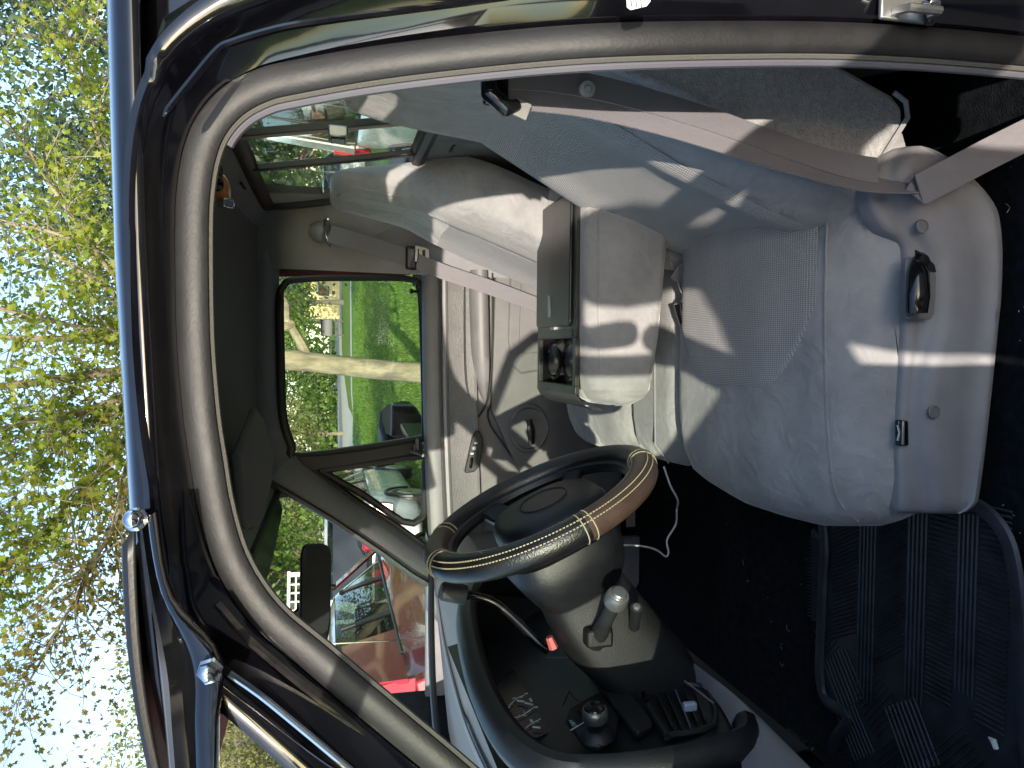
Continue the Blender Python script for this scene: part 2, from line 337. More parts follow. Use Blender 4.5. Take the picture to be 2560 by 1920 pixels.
# its side wing: bead, hollow and flat flap bolted to the pillar
wing_top = spline([(-0.1536, 0.046, 1.8751), (-0.2136, 0.046, 1.8691), (-0.3054, 0.046, 1.8615), (-0.3609, 0.046, 1.8561), (-0.4214, 0.046, 1.851)], 5)
wing_bot = spline([(-0.1479, 0.014, 1.8551), (-0.2286, 0.014, 1.8409), (-0.2908, 0.014, 1.7997), (-0.3515, 0.014, 1.8008), (-0.4098, 0.014, 1.8019)], 5)
rings = []
for a, c in zip(wing_top, wing_bot):
    d = c-a
    rings.append([a+d*q+Vector((0, -e, 0)) for q, e in ((0, -.01), (.03, .004), (.12, .012), (.20, .010), (.32, .0), (.42, -.007), (.52, -.002), (.62, .012), (.8, .015), (.96, .012), (1.0, .006), (1.0, -.012))])
MB().loft(rings, cap=False, closed=False).build('side_wing', 'paint', visor, recalc=False)
for q, rr in (((-0.1553, 0.02, 1.8734), .0085), ((-0.2945, -0.004, 1.8058), .0095)):
    MB().lathe([(rr*1.25, -.006), (rr*1.3, 0), (rr, .002), (rr, .009), (rr*.8, .013), (rr*.4, .0155), (0, .016)], q, (.25, -1, .1), 6 if rr > .009 else 12).build('bolt', 'chrome', visor)

# rear pillar hardware: latch striker, paper label
st = Vector((0.3923, -0.015, 1.066))
sk = MB().box(st+Vector((-.006, .004, .012)), (.03, .006, .07)).build('striker', 'satin_metal', truck, bevel=.002)
MB().tube([st+Vector((-.012, .0, .03)), st+Vector((-.018, -.022, .03)), st+Vector((-.018, -.024, -.005)), st+Vector((-.014, -.004, -.012))], .005, 8).build('striker_loop', 'satin_metal', sk)
MB().lathe([(.009, 0), (.009, .008), (.006, .010), (.003, .010)], st+Vector((-.004, -.006, -.008)), (-.5, -1, -.2), 14).build('bolt_head', 'chrome', sk)
MB().lathe([(.008, 0), (.008, .006), (.0035, .006), (.0035, .001)], (0.3791, -0.012, 1.0514), (-.6, -1, 0), 14).build('grommet', 'rubber_black', sk)
lbl = MB().prism([(0.3425, -0.062, 1.4286), (0.3264, -0.062, 1.4274), (0.3243, -0.062, 1.4237), (0.3295, -0.062, 1.4079), (0.3342, -0.062, 1.4042), (0.3455, -0.062, 1.4026)], (0, -.0008, 0)).build('paper_label', 'white_paper', truck, smooth=False)
for i, (a, c) in enumerate(((1364, 14), (1370, 12), (1396, 6))):
    MB().tube([Vector((0.3272, -0.0632, 1.4233))+Vector((0, 0, -.005*i)), Vector((0.3407, -0.0632, 1.4244))+Vector((0, 0, -.005*i))], .0007, 4).build('print_line', 'ink', lbl)

# ------------------------------------------------------------ interior shell
def hl(x, y): return 1.893+.038*(1-((y-.9)/.80)**2)-.10*max(0, -.18-x)-.05*max(0, x-.25)
head = MB().grid(lambda s, t: Vector((-.40+.80*s, .115+1.57*t, hl(-.40+.80*s, .115+1.57*t))), 20, 24).build('headliner', 'headliner', truck, recalc=False)
# rear header, back wall and window
def bx(z): return .405+.165*(1.866-z)
b = MB(); b.grid(lambda s, t: lerp((.36, .10+1.6*t, hl(.36, .10+1.6*t)+.002), (bx(1.862)+.004, .10+1.6*t, 1.868-.016*abs((t-.5)*2)**3), s), 4, 20); b.build('rear_header', 'trim', truck, recalc=False)
for q in ((0.385, 1.1043, 1.891), (0.4, 1.2223, 1.8767)):
    MB().tube([Vector(q), Vector(q)+Vector((-.01, .012, -.008))], .004, 6).build('trim_clip', 'rubber_black', head)
b = MB(); b.grid(lambda s, t: Vector((interp(s, [0, .25, .6, 1], [.462, .470, .50, .50]), .08+1.64*t, 1.50-.86*s))+Vector((.004*math.sin(9*t+5*s), 0, 0)), 10, 16); b.build('back_panel', 'back_carpet', truck, recalc=False)
MB().box((0.462, 0.9658, 1.4295), (.008, .05, .006)).build('panel_slot', 'rubber_black', truck)
for y0, y1 in ((.10, .27), (1.53, 1.60)):
    b = MB(); b.grid(lambda s, t: Vector((bx(1.866-.37*s)+.004, y0+(y1-y0)*t, 1.866-.37*s)), 4, 3); b.build('window_side_trim', 'trim', truck, recalc=False)
rw = empty('rear_window', (.43, .9, 1.68)); attach(rw, truck); rw.matrix_parent_inverse = Matrix.Translation(-truck.location)
G = lambda y, z, dx=0: Vector((bx(z)+dx, y, z))
for ya, yb in ((.275, .762), (.778, 1.022), (1.038, 1.525)):
    b = MB(); b.prism([G(ya, 1.86), G(yb, 1.86), G(yb, 1.505), G(ya, 1.505)], (.004, 0, 0)); b.build('pane', 'window_glass', rw, smooth=False)
out = [(.29, 1.862), (.9, 1.866), (1.45, 1.862), (1.50, 1.850), (1.52, 1.81), (1.525, 1.66), (1.525, 1.54), (1.50, 1.51), (1.45, 1.50), (.9, 1.50), (.35, 1.50), (.29, 1.51), (.275, 1.56), (.275, 1.80)]
MB().tube(spline([G(y, z) for y, z in out], 3, True), .015, 8, closed=True, flat=(.7, 1.25), up=(1, 0, .165)).build('gasket', 'rubber_black', rw)
MB().tube([G(.28, 1.492, -.006), G(1.52, 1.492, -.006)], .017, 8).build('gasket_sill', 'rubber_black', rw)
MB().box(G(.770, 1.683, -.004), (.012, .022, .36), Matrix.Rotation(R(-9.3), 3, 'Y')).build('slider_rail', 'alu', rw, bevel=.002)
MB().box(G(.757, 1.683, -.003), (.014, .006, .36), Matrix.Rotation(R(-9.3), 3, 'Y')).build('slider_rail', 'rubber_black', rw, bevel=.001)
MB().box(G(1.030, 1.683, -.004), (.014, .020, .36), Matrix.Rotation(R(-9.3), 3, 'Y')).build('slider_rail', 'rubber_black', rw, bevel=.002)
lz = (0.4, 0.6597, 1.6803)
MB().box(G(.765, lz[2], -.018), (.022, .045, .036)).build('latch', 'satin_metal', rw, bevel=.003)
MB().box(G(.765, lz[2], -.031), (.004, .036, .028)).build('latch_button', 'gloss_black', rw, bevel=.002)

# passenger rear corner trim with the belt guide
def ysp(z): return 1.70-.17*max(0, z-1.40)
cn = [(.462, 1.47), (.455, 1.535), (.43, 1.585), (.385, 1.625), (.32, 1.650), (.248, 1.662)]
b = MB(); b.loft([[Vector((x, y-.17*max(0, z-1.4)*.7*(x < .44)+(.02 if z > 1.85 else 0), z)) for x, y in cn] for z in (1.93, 1.87, 1.80, 1.70, 1.55, 1.45, 1.36, 1.1, .8)], cap=False, closed=False)
b.build('rear_corner_trim', 'trim', truck)
hd = spline([(0.3945, 1.62, 1.8985), (0.2737, 1.62, 1.8976), (0.0847, 1.62, 1.8995), (-0.0917, 1.62, 1.9), (-0.2693, 1.62, 1.8954), (-0.3663, 1.62, 1.863)], 4); hw = spline([(0.251, 1.64, 1.8378), (0.1689, 1.64, 1.8393), (0.0041, 1.64, 1.8357), (-0.1756, 1.64, 1.8282), (-0.2943, 1.64, 1.799), (-0.3383, 1.64, 1.7709)], 4)
b = MB(); b.loft([[lerp(a, c, q)+Vector((0, -.012*math.sin(math.pi*q), 0)) for a, c in zip(hd, hw)] for q in (0, .15, .4, .7, 1)], cap=False, closed=False); b.build('side_header_trim', 'trim', truck)
b = MB(); b.loft([[Vector(q) for q in hd], [Vector((q.x, 1.60, hl(q.x, 1.60)+.004)) for q in hd]], cap=False, closed=False); b.build('header_seam_cover', 'headliner', truck)
for q in ((0.2321, 1.625, 1.8683), (-0.283, 1.635, 1.8493), (0.1289, 1.625, 1.8751)):
    MB().lathe([(.005, 0), (.005, .002), (.003, .004), (0, .004)], q, (0, -1, 0), 10).build('trim_screw', 'rubber_black', truck)
bl = empty('passenger_seat_belt', (.36, 1.6, 1.71)); attach(bl, truck); bl.matrix_parent_inverse = Matrix.Translation(-truck.location)
an = Vector((0.3574, 1.585, 1.7135))
MB().lathe([(.0, -.032), (.020, -.028), (.030, -.012), (.033, .004), (.030, .016), (.022, .022), (0, .024)], an+Vector((.0, .01, .008)), (-.25, -.25, -1), 18).build('anchor_cover', 'trim', bl)
MB().tube(spline([an+Vector((.040, -.004, -.014)), an+Vector((.030, -.018, -.006)), an+Vector((0, -.024, -.006)), an+Vector((-.036, -.016, -.016)), an+Vector((-.04, 0, -.022)), an+Vector((0, .004, -.022))], 5, True), .0032, 6, closed=True).build('guide_loop', 'chrome', bl)
bpth = spline([(0.3493, 1.57, 1.6937), (0.3207, 1.57, 1.5767), (0.2845, 1.57, 1.4538)], 4); bpth2 = spline([(0.2814, 1.545, 1.4564), (0.2465, 1.545, 1.3596), (0.2089, 1.545, 1.2322), (0.1607, 1.545, 1.0864), (0.0997, 1.545, 0.9207)], 4)
MB().ribbon(bpth+bpth2[1:], (1, .1, .25), [.052]*len(bpth)+[.046]*(len(bpth2)-1)).build('webbing', 'belt', bl)
MB().ribbon(spline([an+Vector((.03, .02, -.02)), an+Vector((.0, .035, -.3)), an+Vector((-.05, .03, -.62))], 4), (.9, -.2, 0), .046).build('webbing', 'belt', bl)
lp = Vector((0.2859, 1.56, 1.4576))
b = MB(); 
for dx in (-.032, .032): b.box(lp+Vector((dx, -.006, 0)), (.007, .012, .03))
for dz in (-.014, .014): b.box(lp+Vector((0, -.006, dz)), (.066, .012, .007))
b.build('slide_buckle', 'gloss_black', bl, bevel=.002)
tg = Vector((0.2992, 1.55, 1.4354))
b = MB(); b.prism([tg+Vector(q) for q in ((-.024, 0, .012), (.024, 0, .012), (.02, 0, -.016), (.012, 0, -.030), (-.012, 0, -.030), (-.02, 0, -.016))], (0, -.003, 0)); tg_o = b.build('latch_tongue', 'satin_metal', bl, bevel=.001)
b = MB(); b.box(tg+Vector((0, -.0035, -.014)), (.022, .003, .009)); b.box(tg+Vector((0, -.0035, .002)), (.028, .003, .004)); b.build('tongue_slot', 'rubber_black', tg_o)

# passenger door
pd = MB().prism([(.262, 1.70, .72), (.262, 1.70, 1.385), (-.60, 1.705, 1.365), (-.60, 1.705, .72)], (0, .05, 0)).build('passenger_door', 'door_trim', truck, bevel=.006)
wo = [(0.1708, 1.665, 1.8355), (0.0041, 1.665, 1.8372), (-0.1915, 1.665, 1.8295), (-0.2902, 1.665, 1.8082)]
winl = [(0.1542, 1.625, 1.8372), (-0.0233, 1.625, 1.8349), (-0.1884, 1.627, 1.8288), (-0.2752, 1.632, 1.804), (-0.3084, 1.637, 1.7748), (-0.2684, 1.69, 1.4167)]
winl += [(-0.255, 1.7, 1.3978), (-0.0505, 1.7, 1.4018), (0.126, 1.7, 1.4085), (0.2063, 1.699, 1.4178), (0.2368, 1.692, 1.4479), (0.2323, 1.66, 1.6274), (0.2191, 1.633, 1.79), (0.1982, 1.626, 1.8266)]
b = MB(); b.prism([Vector(q)+Vector((0, .008, 0)) for q in winl], (0, .004, 0)); b.build('window_pane', 'window_glass', pd, smooth=False)
wl = spline(winl, 4, True)
MB().tube(wl, .013, 8, closed=True, flat=(1, .8)).build('window_seal', 'rubber_black', pd)
red = [(0.2329, 1.64, 1.8484), (0.2423, 1.66, 1.7099), (0.2504, 1.68, 1.5706), (0.256, 1.695, 1.4476)]
MB().ribbon(red, (1, 0, 0), .014, .004).build('door_edge', 'maroon', pd)
MB().ribbon([Vector(q)+Vector((.016, .004, 0)) for q in red], (1, 0, 0), .022, .006).build('door_edge_seal', 'rubber_black', pd)
vl = [(-0.3544, 1.645, 1.7235), (-0.4328, 1.665, 1.5983), (-0.5304, 1.69, 1.4699), (-0.5394, 1.697, 1.4324), (-0.5233, 1.7, 1.404), (-0.4968, 1.7, 1.3937), (-0.3472, 1.7, 1.3974), (-0.3248, 1.7, 1.4005), (-0.3268, 1.69, 1.4531)]
b = MB(); b.prism([Vector(q)+Vector((0, .008, 0)) for q in vl], (0, .004, 0)); vent = b.build('vent_pane', 'window_glass', pd, smooth=False)
MB().tube(vl+[vl[0]], .012, 8).build('vent_seal', 'rubber_black', vent)
bar = [((-0.3072, 1.63, 1.7906), (-0.3544, 1.635, 1.7708)), ((-0.2932, 1.66, 1.6268), (-0.3423, 1.66, 1.6127)), ((-0.2684, 1.69, 1.4167), (-0.3264, 1.7, 1.399))]
b = MB(); b.loft([[Vector(a)+Vector((0, -.006, 0)), Vector(c)+Vector((0, -.006, 0)), Vector(c)+Vector((0, .016, 0)), Vector(a)+Vector((0, .016, 0))] for a, c in bar]); b.build('division_bar', 'rubber_black', pd, bevel=.002)
# vent latch
vq = Vector((-0.2966, 1.68, 1.428))
vlt = MB().box(vq+Vector((.01, 0, -.004)), (.05, .012, .018)).build('vent_latch', 'rubber_black', pd, bevel=.004)
b = MB(); b.tube([vq+Vector((-.008, -.012, .018)), vq+Vector((-.012, -.016, -.002)), vq+Vector((-.02, -.014, -.018))], [.005, .007, .005], 8); b.tube([vq+Vector((.012, -.008, .006)), vq+Vector((-.012, -.012, .004))], .005, 6); b.build('latch_lever', 'dark_plastic', vlt)
MB().lathe([(.005, 0), (.005, .004), (0, .005)], vq+Vector((-.022, -.012, -.022)), (0, -1, 0), 10).build('latch_pivot', 'satin_metal', vlt)
# sill bar and panel mouldings
def strip(pts, prof_, name, m_, parent=None, **k):   # sweep a (out, up) profile along a door-panel line
    P = [Vector(q) for q in pts]
    return MB().loft([[p+Vector((0, -o, u_)) for o, u_ in prof_] for p in P], cap=True).build(name, m_, parent or pd, **k)
sl = spline([(.268, 1.70, 1.372), (.10, 1.70, 1.370), (-.15, 1.70, 1.366), (-.40, 1.70, 1.356), (-.60, 1.70, 1.345)], 5)
strip(sl, [(0, .038), (.020, .040), (.038, .032), (.046, .014), (.044, -.008), (.034, -.018), (0, -.018)], 'door_sill_trim', 'door_trim')
strip(sl, [(.034, -.019), (.050, -.021), (.052, -.030), (.046, -.038), (.034, -.038), (0, -.038), (0, -.019)], 'sill_lip', 'trim_pale')
strip([Vector(q)+Vector((0, 0, -.040)) for q in sl], [(0, 0), (.041, 0), (.040, -.004), (.030, -.040), (.030, -.085), (.036, -.092), (0, -.092)], 'upper_panel', 'trim_grain')
MB().box((0.2398, 1.712, 1.412), (.045, .012, .05)).build('corner_filler', 'rubber_black', pd, bevel=.004)
MB().lathe([(.008, 0), (.007, .006), (.0045, .008), (.0045, .02), (.008, .024), (.008, .03), (0, .032)], (0.197, 1.675, 1.4205), (0, -.4, 1), 12).build('lock_knob', 'rubber_black', pd)
# arm rest
ar = []
for s in [i/16 for i in range(17)]:
    x = .268-.43*s; g = 1-s**5; h = .052*max(.04, (1-s**6)); dpt = .075*max(.1, (1-s**4)**.8)
    zc = 1.232-.012*s-.02*s**4
    ar.append([Vector((x, 1.70, zc+h*.55)), Vector((x, 1.70-dpt*.45, zc+h*.62)), Vector((x, 1.70-dpt*.8, zc+h*.45)), Vector((x, 1.70-dpt, zc)), Vector((x, 1.70-dpt*.9, zc-h*.42)), Vector((x, 1.70-dpt*.3, zc-h*.6)), Vector((x, 1.70, zc-h*.6))])
MB().loft(ar).build('arm_rest', 'door_trim', pd, angle=60)
MB().tube(spline([(.262, 1.672, 1.276), (.0, 1.668, 1.274), (-.12, 1.672, 1.262), (-.20, 1.684, 1.228)], 5), .0035, 6).build('arm_rest_piping', 'rubber_black', pd)
MB().tube(spline([(.262, 1.660, 1.188), (.0, 1.66, 1.188), (-.14, 1.664, 1.200), (-.20, 1.682, 1.226)], 5), .0030, 6).build('arm_rest_piping', 'rubber_black', pd)
def slab(name, m_, pts, y0, dy, parent=None, bevel=.004):
    return MB().prism([(x, y0, z) for x, z in pts], (0, dy, 0)).build(name, m_, parent or pd, bevel=bevel)
slab('lower_panel', 'door_trim', [(.26, 1.175), (-.18, 1.185), (-.36, 1.10), (-.58, .98), (-.58, .74), (.26, .74)], 1.702, -.030)
slab('map_pocket', 'door_trim', [(.26, 1.13), (.05, 1.135), (-.035, 1.12), (-.06, 1.09), (-.03, .9), (.26, .9)], 1.674, -.014, bevel=.010)
slab('pocket_insert', 'door_trim', [(.26, 1.095), (.03, 1.10), (.005, 1.085), (.015, .95), (.26, .95)], 1.662, -.008, bevel=.003)
MB().tube(spline([(.26, 1.684, 1.165), (-.10, 1.684, 1.17), (-.20, 1.684, 1.195), (-.30, 1.684, 1.135), (-.45, 1.684, 1.03), (-.58, 1.684, .97)], 4), .003, 6).build('panel_piping', 'rubber_black', pd)
# window switch plate
sw = [(-0.3726, 1.668, 1.2751), (-0.3772, 1.668, 1.269), (-0.3734, 1.668, 1.2419), (-0.3544, 1.668, 1.2269), (-0.2993, 1.668, 1.2152), (-0.2649, 1.668, 1.217), (-0.2439, 1.668, 1.2277), (-0.2407, 1.668, 1.2398), (-0.2644, 1.668, 1.2517)]
swp = MB().prism(sw, (0, -.014, 0)).build('switch_plate', 'dark_plastic', pd, bevel=.003)
for u_ in ((-0.3439, 1.651, 1.2543),): MB().box(u_, (.034, .006, .010), Matrix.Rotation(R(8), 3, 'Y')).build('window_switch', 'gloss_black', swp, bevel=.002)
for u_ in ((-0.2967, 1.651, 1.2442),): MB().box(u_, (.016, .008, .016)).build('lock_switch', 'satin_metal', swp, bevel=.003)
for u_ in ((-0.2807, 1.6525, 1.2395), (-0.3145, 1.6525, 1.2512)): MB().box(u_, (.005, .001, .010)).build('switch_mark', 'white_print', swp)
# inner door handle in its round recess
hq = Vector((-0.2372, 1.668, 1.0603))
MB().tube(spline([hq+Vector((.075*math.cos(a), .004, .060*math.sin(a))) for a in [i*math.pi/6 for i in range(12)]], 3, True), .008, 8, closed=True).build('handle_bezel', 'door_trim', pd)
MB().lathe([(0, .0), (.050, .001), (.064, .005), (.070, -.01)], hq, (0, -1, 0), 24).build('handle_cup', 'door_trim', pd)
MB().tube([hq+Vector((.03, -.02, .005)), hq+Vector((-.01, -.026, 0)), hq+Vector((-.05, -.018, -.004))], [.007, .010, .008], 8, flat=(1.3, .6)).build('door_handle', 'dark_plastic', pd)
# outside: door skin and mirror
MB().prism([(.30, 1.79, .50), (.30, 1.79, 1.40), (-.74, 1.78, 1.36), (-.78, 1.78, .50)], (0, .03, 0)).build('outer_skin', 'paint', pd, bevel=.008)
pm_ = [(-0.1994, 1.97, 1.5191), (-0.1801, 1.97, 1.4967), (-0.1673, 1.97, 1.4451), (-0.1675, 1.97, 1.406), (-0.1907, 1.97, 1.383), (-0.2303, 1.97, 1.3631), (-0.3028, 1.97, 1.3661), (-0.3156, 1.97, 1.3923), (-0.3141, 1.97, 1.4737), (-0.2906, 1.97, 1.5124), (-0.2432, 1.97, 1.5254)]
pm_ = [Vector((q[0], q[1]+.85*(q[0]+.248), q[2])) for q in pm_]      # turned to face the driver
mo = MB().prism(pm_, (-.06, .06, 0)).build('door_mirror', 'rubber_black', pd, bevel=.012, seg=3)
mc = sum((Vector(q) for q in pm_), Vector())/len(pm_)
MB().tube([mc+Vector((-.06, -.03, -.055)), mc+Vector((-.09, -.15, -.075)), mc+Vector((-.10, -.22, -.06))], .022, 8, flat=(.8, 1.2)).build('mirror_arm', 'rubber_black', mo)
mg = [mc+(Vector(q)-mc)*.84+Vector((.0035, -.0025, 0)) for q in pm_]
MB().prism([Vector((mc.x+(q.x-mc.x), q.y, q.z))+Vector((.005, -.006, .002)) for q in mg], (.0015, -.002, 0)).build('mirror_glass', 'mirror', mo, smooth=False)

# passenger windshield pillar trim
L1 = [(-0.3065, 1.625, 1.7904), (-0.3313, 1.63, 1.7719), (-0.4587, 1.66, 1.6168), (-0.5356, 1.68, 1.5057), (-0.6246, 1.695, 1.3922), (-0.6573, 1.7, 1.3389)]
L2 = [(-0.3606, 1.5, 1.861), (-0.3771, 1.5, 1.8361), (-0.4764, 1.505, 1.6873), (-0.5744, 1.51, 1.5553), (-0.6543, 1.515, 1.4544), (-0.6849, 1.515, 1.4075)]
b = MB(); b.loft([[lerp(a, c, q)+Vector((.012*math.sin(math.pi*q), -.018*math.sin(math.pi*q), 0)) for q in (0, .1, .3, .6, .85, 1)] for a, c in zip(L1, L2)], cap=False, closed=False); b.build('windshield_pillar_trim', 'trim', truck)
MB().tube(L2, .009, 6).build('windshield_edge_seal', 'rubber_black', truck)
MB().tube([Vector(q)+Vector((0, .012, 0)) for q in L1], .015, 8).build('vent_frame_seal', 'rubber_black', truck)
# header over the windshield
wtop = spline([(-.395, .30, 1.838), (-.44, .55, 1.858), (-.455, .90, 1.866), (-.44, 1.25, 1.858), (-.392, 1.50, 1.838)], 6)
b = MB(); b.loft([[Vector((-.36, q.y, hl(-.36, q.y)+.003)) for q in wtop], [lerp((-.36, q.y, hl(-.36, q.y)), q, .5)+Vector((0, 0, -.006)) for q in wtop], [q+Vector((.006, 0, .004)) for q in wtop]], cap=False, closed=False); b.build('windshield_header', 'trim', truck)
MB().tube(wtop, .010, 6).build('windshield_top_seal', 'rubber_black', truck)
wbase = spline([(-.63, .27, 1.398), (-.80, .38, 1.408), (-.98, .55, 1.418), (-1.08, .90, 1.422), (-.98, 1.25, 1.418), (-.80, 1.42, 1.408), (-.655, 1.515, 1.396)], 4)
b = MB(); b.loft([[lerp(wtop[i], wbase[i], q)+Vector((-.03*math.sin(math.pi*q)*(1-abs(i/12-1)), 0, .015*math.sin(math.pi*q))) for i in range(25)] for q in [k/8 for k in range(9)]], cap=False, closed=False); wsh = b.build('windshield', 'windshield_glass', truck, recalc=False)
MB().tube([q+Vector((0, 0, .002)) for q in wbase], .012, 8, flat=(.8, 1.5)).build('windshield_base_seal', 'rubber_black', truck)
# inside mirror on its stalk
im = Vector((-0.4942, 0.9, 1.7239)); nrm = Vector((.72, -.66, -.12)).normalized(); sx = Vector((0, 0, 1)).cross(nrm).normalized(); sz = nrm.cross(sx)
outl = [(.115, .020), (.108, .029), (.09, .032), (-.09, .030), (-.108, .026), (-.115, .016), (-.113, -.018), (-.105, -.027), (-.08, -.031), (.09, -.033), (.110, -.026), (.116, -.014)]
rv = MB().prism([im+sx*a+sz*c for a, c in outl], nrm*-.028).build('rear_view_mirror', 'rubber_black', truck, bevel=.006, seg=3)
MB().prism([im+nrm*.0005+(sx*a+sz*c)*.9 for a, c in outl], nrm*.001).build('mirror_glass', 'mirror_dim', rv, smooth=False)
MB().tube([im+nrm*-.02, im+Vector((-.05, .02, .03)), im+Vector((-.075, .02, .055))], [.010, .009, .014], 8).build('mirror_stalk', 'rubber_black', rv)
MB().box(im+sz*-.036+sx*.01+nrm*-.01, (.012, .012, .014)).build('dimmer_tab', 'rubber_black', rv, bevel=.003)
# folded sun visors under the headliner
vz = [(-0.1727, 0.6037, 1.842), (-0.1153, 0.9304, 1.842), (-0.1525, 1.1108, 1.842), (-0.2725, 1.4401, 1.842), (-0.3393, 1.3649, 1.842), (-0.38, 1.0887, 1.842), (-0.3623, 0.9209, 1.842), (-0.3333, 0.7731, 1.842), (-0.2945, 0.6894, 1.842)]
sv = MB().prism(vz, (0, 0, .016)).build('sun_visor', 'headliner', truck, bevel=.006, seg=3)
MB().tube([Vector((-0.345, 0.8347, 1.846)), Vector((-0.2919, 0.8237, 1.856))+Vector((0, -.06, .01))], .006, 8).build('visor_pivot', 'dark_plastic', sv)
vz2 = [(-.33, .22, 1.862), (-.20, .18, 1.868), (-.16, .30, 1.872), (-.16, .58, 1.884), (-.36, .62, 1.862), (-.385, .50, 1.852)]
sv2 = MB().prism(vz2, (0, 0, .014)).build('sun_visor', 'headliner', truck, bevel=.006, seg=3)
MB().tube([(-.37, .58, 1.86), (-.39, .66, 1.868)], .006, 8).build('visor_pivot', 'trim_pale', sv2)
# radio mast on the passenger fender
MB().tube([Vector((-0.9788, 1.86, 1.3939))+Vector((0, 0, -.12)), (-0.9788, 1.86, 1.3939), (-0.9699, 1.86, 1.7259), Vector((-0.9699, 1.86, 1.7259))+Vector((0, 0, .12))], .0022, 6).build('antenna', 'chrome', truck)

# ------------------------------------------------------------ floor
def fz(x, y):
    hump = .13*math.exp(-((y-.93)/.17)**2)*interp(x, [-1.0, -.2, .2], [1, .55, .2])
    return .655+hump+max(0, -.80-x)*1.1
MB().grid(lambda s, t: Vector((-1.12+1.66*s, .06+1.68*t, fz(-1.12+1.66*s, .06+1.68*t))), 40, 40).build('floor_carpet', 'carpet', truck, recalc=False)
MB().prism([(-.9, .02, .62), (.52, .02, .62), (.52, .10, .668), (-.9, .10, .668)], (0, 0, -.05)).build('door_sill_plate', 'trim', truck, bevel=.006)
MB().box((-1.12, .9, 1.05), (.02, 1.7, .9)).build('firewall', 'carpet', truck)
for ky in (.045, 1.715): MB().box((-.90, ky, .99), (.56, .03, .80)).build('kick_panel', 'trim', truck, bevel=.006)

# ------------------------------------------------------------ seats
YT = ([.262, .285, .33, .45, .6, .72, .775, .80], [.852, .888, .925, .962, .978, .982, .962, .92])
def mk_cushion(name, y0, y1, xf, top, parent, back=.29, bot=.80):
    """top(y) gives the crown height, xf(y) the front edge"""
    rings = []
    for i in range(25):
        t = i/24; y = y0+(y1-y0)*(.5-.5*math.cos(math.pi*t)*(.35+.65*abs(math.cos(math.pi*t)))) if False else y0+(y1-y0)*t
        zt = top(y); f_ = xf(y); b_ = min(bot, zt-.03)
        pr = [(back, b_), (back, zt-.03), (back-.05, zt-.004), (.15, zt+.002), (.06, zt+.004), (-.02, zt+.004), (-.10, zt+.003), (f_+.10, zt), (f_+.055, zt-.008), (f_+.025, zt-.022), (f_+.008, zt-.045), (f_, zt-.075), (f_+.006, max(b_+.01, zt-.12)), (f_+.025, b_), (f_+.12, b_-.004)]
        rings.append([Vector((x, y, max(z, b_-.004))) for x, z in pr])
    return MB().loft(rings).build(name, 'fabric', parent, angle=70)
def dtop(y): return interp(y, *YT)
def dxf(y): return interp(y, [.262, .30, .40, .55, .70, .78, .80], [-.238, -.268, -.288, -.285, -.262, -.225, -.19])
ds = empty('driver_seat', (.1, .53, .66)); attach(ds, truck); ds.matrix_parent_inverse = Matrix.Translation(-truck.location)
mk_cushion('cushion', .262, .80, dxf, dtop, ds)
def dz(x, y): return dtop(y)+.004
def ins(s, t):
    y = .345+.385*t; e = abs(2*t-1)
    xf = -.052+.14*max(0, e-.45)**2/.3; xb = .255
    x = xb+(xf-xb)*s
    return Vector((x, y, dz(x, y)+.0035-.004*(1 if s in (0, 1) or t in (0, 1) else 0)))
MB().grid(ins, 26, 22).build('cushion_insert', 'knit', ds, recalc=False)
MB().tube(spline([(.25, .330, dtop(.33)+.003), (.05, .328, dtop(.328)+.005), (-.12, .322, dtop(.322)+.004), (-.22, .318, dtop(.318)-.008), (-.262, .316, dtop(.316)-.045)], 6), .0022, 6).build('seam', 'fabric', ds)
HZ = [0.86, 0.94, 1.03, 1.18, 1.301, 1.412, 1.541, 1.625, 1.64]; HX = [0.205, 0.222, 0.252, 0.314, 0.371, 0.409, 0.417, 0.428, 0.434]
def back_surf(HZ, HX, lo, hi, T, dish=.018):
    def S_(z, t):
        l_, h_ = lo(z), hi(z); y = l_+(h_-l_)*t; e = abs(2*t-1)
        x = interp(z, HZ, HX)+.03*e**10-dish*math.exp(-((e-.68)/.2)**2)
        return Vector((x, y, z))
    return S_
def mk_back(name, HZ, HX, lo, hi, T, parent, m_='fabric', ztop=None):
    S_ = back_surf(HZ, HX, lo, hi, T); rings = []
    zz = np.linspace(HZ[0], HZ[-1], 26)
    ts = [0, .03, .08, .15, .22, .32, .42, .5, .58, .68, .78, .85, .92, .97, 1]
    for z in zz:
        fr = [S_(z, t) for t in ts]
        th = max(.03, min(T, .462-.16*max(0, z-1.5)-interp(z, HZ, HX)))      # it leans on the back wall
        re = [Vector((interp(z, HZ, HX)+th*(.75 if t in (0, 1) else 1), p.y, z-.28*th)) for t, p in zip(ts, fr)][::-1]
        rings.append(fr+re)
    cen = [sum(r_, Vector())/len(r_) for r_ in rings]
    for k, (sc, dz_) in enumerate(((.93, .016), (.80, .028), (.55, .036), (.2, .038))):
        rings.append([cen[-1]+(p-cen[-1])*sc+Vector((0, 0, dz_)) for p in rings[25]])
    return MB().loft(rings).build(name, m_, parent, angle=80)
dlo = lambda z: interp(z, [.86, 1.36, 1.45, 1.52, 1.64], [.286, .286, .31, .35, .38])
dhi = lambda z: interp(z, [.86, .93, 1.18, 1.301, 1.412, 1.541, 1.625], [.77, .81, .835, .80, .73, .69, .68])
mk_back('backrest', HZ, HX, dlo, dhi, .15, ds)
DS = back_surf(HZ, HX, dlo, dhi, .15)
def bins(s, t):
    z = .95+.47*s; tt = .12+.86*t
    return DS(z, tt)+Vector((-.0045 if 0 < s < 1 and 0 < t < 1 else 0, 0, .001))
MB().grid(bins, 30, 22).build('backrest_insert', 'knit_back', ds, recalc=False)
